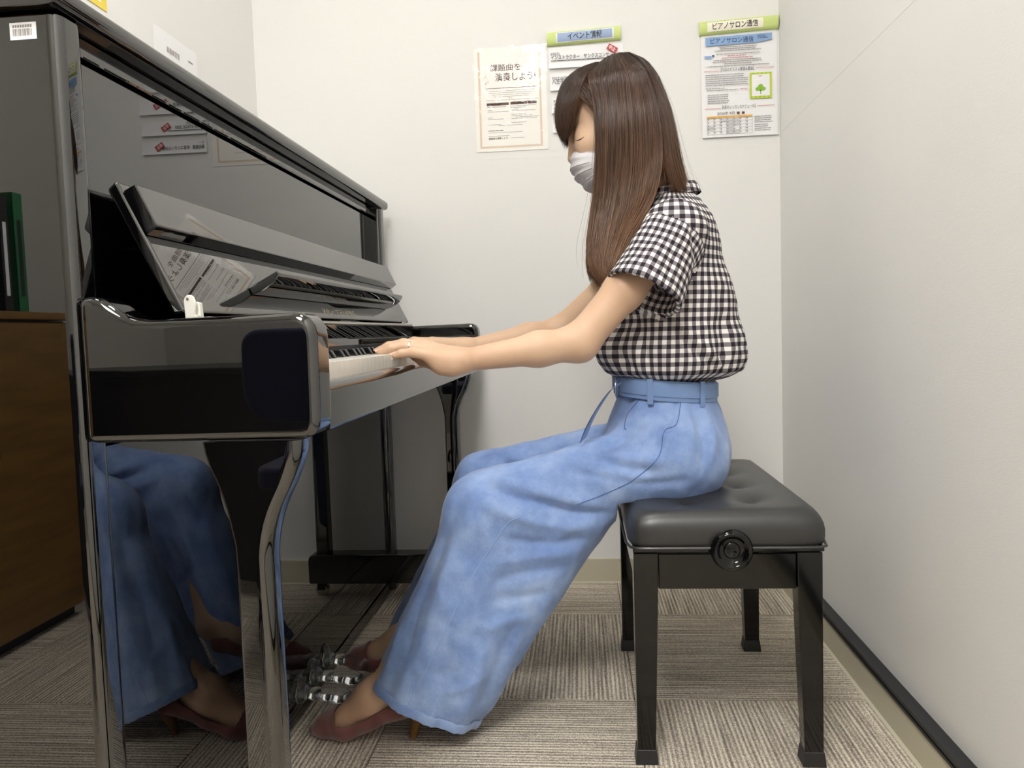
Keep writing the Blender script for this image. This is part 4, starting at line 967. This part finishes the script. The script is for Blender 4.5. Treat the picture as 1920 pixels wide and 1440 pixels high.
# waistband and belt
M['denim2'] = mat('belt_chambray', (122, 150, 196), .85, sheen=.2)
t, b = nt(M['denim2']); bump(t, b, noise(t, coords(t, 'Object', (900, 900, 260)), 1.0, 2), .25, .0006)
def band(rx, ry, zoff0, zoff1, th, name):
    c0 = A(1246, 722, YC); rings = []; n_ = 64
    for z, r_ in ((zoff0, 0), (zoff0+.002, th), (zoff1-.002, th), (zoff1, 0)):
        rings.append([tuple(c0+V3((rx+r_)*math.cos(a), (ry+r_)*math.sin(a), z-.09*(rx)*math.cos(a))) for a in [2*math.pi*k/n_ for k in range(n_)]])
    return MB().loft(rings, cap=False).build(name, M['denim2'], trousers, angle=70)
band(.1005, .124, -.024, .016, .003, 'waistband'); band(.1030, .1265, -.016, .014, .003, 'belt')
for a in (-1.95, -.98, .98, 1.95):
    c0 = A(1246, 722, YC); lp_ = []
    for z in np.linspace(-.031, .018, 7):
        lp_.append(tuple(c0+V3(.1075*math.cos(a), .131*math.sin(a), z-.009*math.cos(a))))
    tg_ = V3(-.1075*math.sin(a), .131*math.cos(a), 0); tg_ /= np.linalg.norm(tg_); rd_ = V3(tg_[1], -tg_[0], 0)
    MB().loft([[tuple(np.array(p)+tg_*u_*.0056+rd_*w2*.0016) for u_, w2 in ((-1, -1), (1, -1), (1, 1), (-1, 1))] for p in lp_]).build('belt_loop', M['denim2'], trousers, bevel=.0006, seg=1)
# hanging belt end with its ring
M['buckle'] = mat('buckle_metal', (150, 158, 176), .3, metal=1)
be = smooth_curve([A(1160, 722, 1.545), A(1148, 728, 1.53), A(1132, 748, 1.525), A(1115, 775, 1.52), A(1102, 800, 1.515), A(1092, 826, 1.51)], 6)
g = [[tuple(p+V3(s_*.0062, s_*.013, s_*.0042)) for s_ in (-1, -.5, 0, .5, 1)] for p in be]
g2 = [[tuple(np.array(q)+V3(.0022, 0, .001)) for q in row] for row in g]
mb = MB().grid(g); mb.grid(g2); mb.build('belt_end', M['denim2'], trousers)
bc = A(1157, 727, 1.535); MB().tube([tuple(bc+V3(.004*math.cos(a), .019*math.cos(a)*0+.017*math.cos(a), .019*math.sin(a))) for a in [2*math.pi*k/20 for k in range(21)]], .0018, 6, cap=False).build('belt_ring', M['buckle'], trousers)

# ------------------------------------------------------------------ shirt
m_ = M['gingham'] = mat('black_white_gingham', (240, 240, 240), .85, spec=.2); t, b = nt(m_)
uv = t.nodes.new('ShaderNodeUVMap'); sp_ = t.nodes.new('ShaderNodeSeparateXYZ'); t.links.new(uv.outputs[0], sp_.inputs[0])
st_ = []
for ax in ('X', 'Y'):
    fr_ = math_node(t, 'FRACT', math_node(t, 'DIVIDE', sp_.outputs[ax], .0165)); st_.append(math_node(t, 'GREATER_THAN', fr_, .5))
sm = math_node(t, 'MULTIPLY', math_node(t, 'ADD', *st_), .5)
c = ramp(t, sm, [(0, (236, 234, 230)), (.5, (126, 120, 125)), (1, (42, 38, 45))])
t.nodes[-1].color_ramp.interpolation = 'LINEAR'
t.links.new(c, b.inputs['Base Color']); bump(t, b, noise(t, coords(t, 'Object', (700, 700, 700)), 1.0, 2), .2, .0005)
S0 = Field()
S0.ell(A(1245, 500, YC), np.eye(3), (.112, .160, .135), .05)
S0.rc(A(1266, 428, 1.50), A(1266, 428, 1.76), .050, .050, .04).rc(A(1288, 440, 1.56), A(1288, 440, 1.70), .037, .037, .05).rc(A(1266, 398, 1.60), A(1266, 398, 1.66), .040, .040, .04)
S0.rc(A(1262, 600, YC), A(1256, 655, YC), .118, .128, .05, .80)
S0.rc(A(1350, 672, 1.57), A(1350, 672, 1.69), .040, .040, .05).rc(A(1322, 560, 1.57), A(1322, 560, 1.69), .036, .036, .06).rc(A(1348, 640, 1.58), A(1348, 640, 1.68), .036, .036, .05)
S0.rc(A(1152, 655, 1.56), A(1152, 655, 1.70), .034, .034, .05)
S0.rc(A(1190, 520, 1.56), A(1190, 520, 1.70), .05, .05, .06)
S0.rc(A(1250, 688, YC), A(1250, 702, YC), .094, .088, .03, .78)
sleeves = []
for sh, hm, w0 in ((A(1263, 436, 1.480), A(1206, 551, 1.434), 1), (A(1256, 440, 1.782), A(1158, 538, 1.815), -1)):
    S0.rc(sh, hm+(hm-sh)*.15, .056, .0735, .022, 1.10); sleeves.append((sh, hm, (hm-sh)/np.linalg.norm(hm-sh)))
def spost(P, d):
    for sh, hm, ax in sleeves:
        sl = (P-hm)@ax; q = P-hm; rad = np.linalg.norm((q-np.outer(sl, ax))*np.array([1, 1.0, 1]), axis=1)
        near = (rad < .125) & (sl > -.08)
        # outer sleeve alone
        sc = np.array([1, 1.10, 1]); a_, b2 = sh, hm+(hm-sh)*.15; pa = (P-a_)*sc; ba = (b2-a_)*sc; tq = np.clip(pa@ba/(ba@ba), 0, 1)
        ds = (np.linalg.norm(pa-tq[:, None]*ba, axis=1)-(.056+tq*(.0735-.056)))/1.10
        onlysl = near & (ds < d+.008) & (np.abs(P[:, 1]-YC) > .095)
        d = np.where(onlysl & (sl > -.07), np.maximum(d, sl), d)
        d = np.where(onlysl & (sl > -.040), np.maximum(d, -(ds+.0075)), d)
    return d+np.maximum(0, A(1250, 694, YC)[2]-P[:, 2])*1.1
S0.post = spost
Vs, Fs = S0.mesh(.0030); Vs = relax(Vs, Fs, 1, .5); Ns = vnormals(Vs, Fs)
folds = [([(1240, 585), (1285, 640), (1340, 690)], -.007, .008), ([(1255, 580), (1305, 635), (1355, 680)], .005, .010), ([(1198, 590), (1208, 650), (1222, 706)], -.006, .007), ([(1186, 600), (1194, 655), (1205, 705)], .004, .009), ([(1225, 590), (1250, 660), (1262, 712)], .004, .009),
  ([(1285, 415), (1300, 470), (1300, 520), (1282, 572)], -.006, .006), ([(1355, 530), (1366, 620), (1362, 690)], -.006, .008), ([(1375, 600), (1382, 660), (1350, 700)], .004, .008), ([(1345, 655), (1370, 685), (1350, 705)], -.005, .006), ([(1320, 600), (1330, 650), (1315, 705)], .003, .009), ([(1150, 655), (1175, 680), (1200, 705)], -.004, .007),
  ([(1232, 440), (1210, 500), (1190, 545)], .003, .010), ([(1262, 450), (1245, 520), (1235, 565)], -.003, .008), ([(1180, 600), (1165, 640), (1150, 665)], -.004, .007), ([(1310, 430), (1325, 450), (1340, 470)], -.003, .006)]
Vs = fold(Vs, Ns, folds, 1.47); Ns = vnormals(Vs, Fs); Vs = Vs+Ns*wave_noise(Vs, [(70, .0014), (150, .0006)], 5)[:, None]
# cloth coordinates: round the trunk or round each sleeve
U_ = np.zeros((len(Vs), 2)); cx_ = np.interp(Vs[:, 2], [A(0+1250, 700, YC)[2], A(1262, 420, YC)[2]], [A(1256, 700, YC)[0], A(1262, 420, YC)[0]])
th = np.arctan2((Vs[:, 1]-YC)/.155, (Vs[:, 0]-cx_)/.120); U_[:, 0] = th*.128+.004; U_[:, 1] = Vs[:, 2]+.06*(Vs[:, 0]-cx_)*0
lab = np.zeros(len(Vs), int); UM = [U_.copy()]
for i_, (sh, hm, ax) in enumerate(sleeves):
    q = Vs-hm; sl = q@ax; e1 = V3(0, -1 if i_ == 0 else 1, 0); e1 = e1-ax*(e1@ax); e1 /= np.linalg.norm(e1); e2 = np.cross(ax, e1)
    sc = np.array([1, 1.10, 1]); a_, b2 = sh, hm+(hm-sh)*.15; pa = (Vs-a_)*sc; ba = (b2-a_)*sc; tq = np.clip(pa@ba/(ba@ba), 0, 1)
    ds = (np.linalg.norm(pa-tq[:, None]*ba, axis=1)-(.056+tq*.0175))/1.10
    seam = .5*(A(1290, 430, 1.48)[0]+0); inside = (ds < .011) & (sl > -.135) & (sl < .008) & (np.abs(Vs[:, 1]-YC) > .118)
    an = np.arctan2(q@e2, q@e1)
    UM.append(np.stack([an*.072, sl], 1)); lab[inside] = i_+1
shirt = field_obj('shirt', Vs, Fs, M['gingham'], person)
uvl = shirt.data.uv_layers.new(name='cloth'); lv = np.empty(len(shirt.data.loops), np.int32); shirt.data.loops.foreach_get('vertex_index', lv)
uvc = U_[lv].copy(); fl = np.repeat(np.median(lab[Fs], axis=1).round().astype(int)[:, None], 4, 1); UM = np.stack(UM); uvc = UM[fl.ravel(), lv]
# faces across the back seam of the trunk wrap: unwrap their angle
r4 = uvc.reshape(-1, 4, 2); wrap = (r4[:, :, 0].max(1)-r4[:, :, 0].min(1)) > .3
per = np.where(fl[:, :1] > 0, 2*math.pi*.072, 2*math.pi*.128); r4[:, :, 0] = np.where(wrap[:, None] & (r4[:, :, 0] < 0), r4[:, :, 0]+per, r4[:, :, 0])
uvl.data.foreach_set('uv', r4.reshape(-1).astype(np.float32))
ts = bvh(Vs, Fs)
for nm, pts in (('sleeve_hem', [(1140, 519), (1175, 527), (1215, 541), (1250, 554), (1272, 561)]),):
    line_on(ts, pts, .0007, nm, M['ink'], shirt, .0002)
# collar
cr = []
for z, r_ in ((-.006, .058), (.012, .055), (.020, .0555), (.010, .062), (-.004, .066)):
    c0 = A(1252, 374, YC); cr.append([tuple(c0+V3(r_*math.cos(a), r_*1.05*math.sin(a), z+.22*r_*math.cos(a))) for a in [2*math.pi*k/40 for k in range(40)]])
co = MB().loft(cr, cap=False).build('collar', M['gingham'], shirt, angle=70)
ul = co.data.uv_layers.new(name='cloth')
for l in co.data.loops: v = co.data.vertices[l.vertex_index].co; ul.data[l.index].uv = (math.atan2(v.y, v.x)*.06, v.z)

# ------------------------------------------------------------------ face mask
m_ = M['mask'] = mat('white_mask_fabric', (212, 210, 215), .9, spec=.15); t, b = nt(m_); bump(t, b, noise(t, coords(t, 'Object', (1400, 1400, 1400)), 1.0, 2), .1, .0003)
g = []; nm_, nn_ = 21, 25
for i in range(nm_):
    tv = i/(nm_-1)                                  # 0 top edge (nose) .. 1 bottom edge (under chin)
    cu = -.026-.094*tv                              # height at the middle
    fwd = np.interp(tv, [0, .10, .35, .62, .85, 1], [.1060, .1150, .1185, .1120, .0990, .0800])
    row = []
    for j in range(nn_):
        sv = -1+2*j/(nn_-1); ang = sv*1.30
        sidew = .069+.004*math.sin(math.pi*tv)
        pleat = .0020*(1 if (tv*4.2) % 1 < .5 else -1)*(1-abs(sv)**3) * (1 if .15 < tv < .85 else 0)
        f_ = .028+(fwd-.028+pleat)*max(0, math.cos(ang))**.62; s2 = sidew*math.copysign(abs(math.sin(ang))**.8, ang)
        u2 = cu*(1-.15*abs(sv)**2)-.030*(1-tv)*abs(sv)**1.6
        row.append(tuple(hd(f_, s2, u2)))
    g.append(row)
mask = MB().grid(g).build('face_mask', M['mask'], person, angle=70)
for i, nm in ((0, 'top_edge'), (nm_-1, 'bottom_edge')): MB().tube([Vector(p) for p in g[i]], .0012, 6, flat=.6).build(nm, M['mask'], mask)
for i, tv in ((6, 0), (10, 0), (14, 0)): MB().tube([Vector(p)+Vector(tuple(HF))*.0006 for p in g[i][2:-2]], .0009, 5).build('pleat', M['mask'], mask)
for s_ in (-1, 1): MB().tube([hd(.030, s_*.071, -.02), hd(-.004, s_*.081, .0), hd(-.012, s_*.083, -.035), hd(.028, s_*.072, -.092)], .0013, 6).build('ear_loop', M['mask'], mask)

# ------------------------------------------------------------------ hair
m_ = M['hair'] = mat('brown_hair', (74, 50, 36), .32, spec=.6); t, b = nt(m_)
ge = t.nodes.new('ShaderNodeNewGeometry'); sx_ = t.nodes.new('ShaderNodeSeparateXYZ'); tc = t.nodes.new('ShaderNodeTexCoord')
t.links.new(tc.outputs['Object'], sx_.inputs[0])
hz = math_node(t, 'MULTIPLY_ADD', sx_.outputs['Z'], -2.3); t.nodes[-1].inputs[2].default_value = .90   # lighter, dyed lengths
fac = math_node(t, 'ADD', math_node(t, 'MULTIPLY', ge.outputs['Random Per Island'], .52), math_node(t, 'MULTIPLY', hz, .62))
c = ramp(t, fac, [(.05, (40, 28, 23)), (.40, (82, 56, 40)), (.75, (124, 86, 55)), (1.0, (160, 116, 74))]); t.links.new(c, b.inputs['Base Color'])
b.inputs['Anisotropic'].default_value = .5
near = [
 [(1126, 117, 1.625), (1104, 142, 1.572), (1113, 190, 1.548), (1117, 240, 1.540), (1118, 300, 1.538), (1114, 370, 1.535), (1105, 440, 1.520), (1107, 490, 1.505), (1128, 528, 1.495)],
 [(1138, 108, 1.625), (1130, 136, 1.564), (1136, 190, 1.538), (1140, 240, 1.528), (1140, 300, 1.526), (1135, 370, 1.522), (1124, 440, 1.505), (1122, 490, 1.490), (1134, 526, 1.480)],
 [(1150, 103, 1.625), (1160, 131, 1.558), (1166, 190, 1.532), (1170, 240, 1.522), (1170, 300, 1.520), (1164, 370, 1.513), (1148, 440, 1.492), (1138, 490, 1.476), (1141, 524, 1.468)],
 [(1162, 100, 1.625), (1188, 132, 1.565), (1200, 190, 1.533), (1205, 240, 1.524), (1206, 300, 1.520), (1196, 370, 1.507), (1170, 435, 1.480), (1152, 485, 1.464), (1147, 521, 1.456)],
 [(1174, 99, 1.625), (1210, 132, 1.573), (1229, 190, 1.550), (1238, 240, 1.540), (1240, 300, 1.533), (1228, 362, 1.510), (1192, 425, 1.476), (1164, 480, 1.458), (1152, 516, 1.450)],
]
back = [
 [(1176, 99, 1.626), (1198, 112, 1.598), (1217, 138, 1.576), (1234, 190, 1.556), (1246, 240, 1.546), (1252, 295, 1.540), (1258, 335, 1.538), (1266, 356, 1.540)],
 [(1178, 99, 1.627), (1204, 113, 1.608), (1225, 141, 1.590), (1245, 195, 1.572), (1257, 248, 1.562), (1265, 300, 1.558), (1275, 342, 1.558), (1286, 366, 1.560)],
 [(1180, 100, 1.629), (1208, 114, 1.620), (1231, 144, 1.611), (1252, 199, 1.600), (1263, 252, 1.594), (1272, 304, 1.592), (1283, 348, 1.592), (1296, 374, 1.594)],
 [(1181, 100, 1.630), (1210, 114, 1.630), (1233, 145, 1.630), (1255, 200, 1.630), (1266, 254, 1.630), (1275, 306, 1.630), (1286, 350, 1.630), (1300, 376, 1.630)],
]
bang = [   # fringe: from the parting forward and down over the forehead, near half
 [(1128, 117, 1.620), (1106, 132, 1.584), (1092, 156, 1.566), (1082, 184, 1.560), (1077, 212, 1.564), (1072, 240, 1.572), (1064, 257, 1.582)],
 [(1124, 117, 1.622), (1096, 132, 1.600), (1074, 158, 1.586), (1064, 190, 1.580), (1060, 220, 1.580), (1060, 245, 1.586), (1060, 262, 1.594)],
 [(1120, 117, 1.625), (1088, 130, 1.615), (1062, 156, 1.606), (1052, 188, 1.602), (1048, 220, 1.602), (1052, 246, 1.606), (1060, 264, 1.610)],
 [(1118, 117, 1.630), (1084, 130, 1.630), (1056, 156, 1.630), (1046, 188, 1.630), (1043, 220, 1.630), (1049, 247, 1.630), (1058, 264, 1.630)],
]
def mirror(gs): return [[(p[0], p[1], 2*YC-p[2]) for p in g_] for g_ in gs]
def world_guides(gs, flip=False):
    out = []
    for g_ in gs:
        pts = []
        for px, py, y in g_:
            p = A(px, py, y)
            if flip: p[1] = 2*YC-p[1]
            pts.append(p)
        out.append(np.array(smooth_curve(pts, 5)))
    return np.array(out)          # guides x samples x 3
def sample(G, s_):
    s_ = min(max(s_, 0), 1)*(len(G)-1); i = min(int(s_), len(G)-2); f_ = s_-i
    if len(G) > 3:
        a, b_, c_, d_ = G[max(i-1, 0)], G[i], G[i+1], G[min(i+2, len(G)-1)]
        return .5*((2*b_)+(c_-a)*f_+(2*a-5*b_+4*c_-d_)*f_*f_+(3*b_-a-3*c_+d_)*f_**3)
    return G[i]*(1-f_)+G[i+1]*f_
head_c = hd(0, 0, .01)
def under_layer(G, depth, name):
    """the closed mass of hair beneath the strands"""
    rows = [sample(G, i/24) for i in range(25)]; mb = MB(); outer = []; inner = []
    for r_ in rows:
        ins = head_c[None, :]-r_; ins[:, 2] *= .25; l = np.linalg.norm(ins, axis=1, keepdims=True); ins /= np.maximum(l, 1e-6)
        tp = np.linspace(0, 1, len(r_))[:, None]; r_ = r_[0]*0+np.stack([np.interp(np.linspace(0, .93, len(r_)), np.linspace(0, 1, len(r_)), r_[:, k]) for k in range(3)], 1)
        dep = np.minimum(depth, l*.5)*np.clip((1-tp)*2.2, .12, 1); outer.append([tuple(p) for p in r_+ins*.0035]); inner.append([tuple(p) for p in r_+ins*dep])
    m, n_ = len(rows), len(rows[0]); mb.grid(outer); o_ = m*n_; mb.grid([row for row in inner])
    for i in range(m-1):
        mb.f.append((i*n_, (i+1)*n_, o_+(i+1)*n_, o_+i*n_)); mb.f.append((i*n_+n_-1, o_+i*n_+n_-1, o_+(i+1)*n_+n_-1, (i+1)*n_+n_-1))
    for j in range(n_-1):
        mb.f.append((j, o_+j, o_+j+1, j+1)); k = (m-1)*n_; mb.f.append((k+j, k+j+1, o_+k+j+1, o_+k+j))
    return mb
strV, strF = [], []; nv = 0
def strands(G, count, spread, r0, seed, tmin=.0, frizz=.002, inward=.006):
    global nv
    r_ = np.random.default_rng(seed); S = G.shape[1]; keep = np.linspace(0, S-1, 17).astype(int)
    for _ in range(count):
        s_ = r_.uniform(-.01, 1.01); P = sample(G, s_)[keep].copy(); tt_ = np.linspace(0, 1, len(P))
        clump = math.sin(s_*61+seed)*.0022
        ins = head_c[None, :]-P; ins[:, 2] *= .25; ins /= np.maximum(np.linalg.norm(ins, axis=1, keepdims=True), 1e-6)
        P += ins*(r_.uniform(-.0022, inward)+clump*tt_[:, None]*1.2)
        P += np.cumsum(r_.normal(0, frizz/6, P.shape), 0)*tt_[:, None]; P += r_.normal(0, spread, 3)*tt_[:, None]**2
        a0 = r_.uniform(0, .06)*(r_.random() < .5); e = r_.uniform(.90, 1.0)
        q = np.linspace(a0, e, len(P)); P = np.stack([np.interp(q, tt_, P[:, k]) for k in range(3)], 1)
        T_ = np.gradient(P, axis=0); T_ /= np.maximum(np.linalg.norm(T_, axis=1, keepdims=True), 1e-9)
        n1_ = np.cross(T_, -ins); n1_ /= np.maximum(np.linalg.norm(n1_, axis=1, keepdims=True), 1e-9); n2_ = np.cross(n1_, T_)
        rr = r0*r_.uniform(.6, 1.3)*np.interp(q, [0, .1, .75, 1], [.7, 1, .9, .25])[:, None]
        ring = np.stack([P+n1_*rr, P+n2_*rr*.55, P-n1_*rr], 1)       # flat-bottomed lock, 3 sides
        strV.append(ring.reshape(-1, 3)); m = len(P); b0 = nv+np.arange(m-1)*3
        for a, b_ in ((0, 1), (1, 2), (2, 0)): strF.append(np.stack([b0+a, b0+b_, b0+3+b_, b0+3+a], 1))
        nv += m*3
under = MB()
for flip in (False, True):
    sd = 50*flip
    Gn, Gb, Gf = world_guides(near, flip), world_guides(back, flip), world_guides(bang, flip)
    for G, d_ in ((Gn, .030), (Gb, .03), (Gf, .012)):
        u_m = under_layer(G, d_, 'x'); under.add(u_m.v, u_m.f)
    strands(Gn, 4200 if not flip else 900, .004, .00052, 11+sd); strands(Gb, 1300, .005, .0005, 12+sd); strands(Gf, 1300 if not flip else 500, .002, .00045, 13+sd, inward=.003)
    wisp = world_guides([[(1090, 135, 1.598), (1096, 150, 1.578), (1104, 166, 1.562), (1112, 180, 1.552), (1118, 196, 1.545)], [(1080, 140, 1.592), (1086, 158, 1.572), (1097, 176, 1.560), (1108, 190, 1.552), (1118, 208, 1.544)], [(1076, 150, 1.588), (1080, 168, 1.572), (1090, 186, 1.562), (1104, 200, 1.553), (1117, 218, 1.544)]], flip)
    strands(wisp, 46, .003, .0006, 14+sd, inward=.002)
    strands(Gb, 60, .016, .00022, 15+sd, frizz=.012, inward=.0); strands(Gn, 70, .012, .00022, 16+sd, frizz=.010, inward=.0)
hair = under.build('hair', M['hair'], person, angle=80)
Vh = np.concatenate(strV); Fh = np.concatenate(strF)
st_o = field_obj('hair_strands', Vh, Fh, M['hair'], hair); st_o['kind'] = 'stuff'
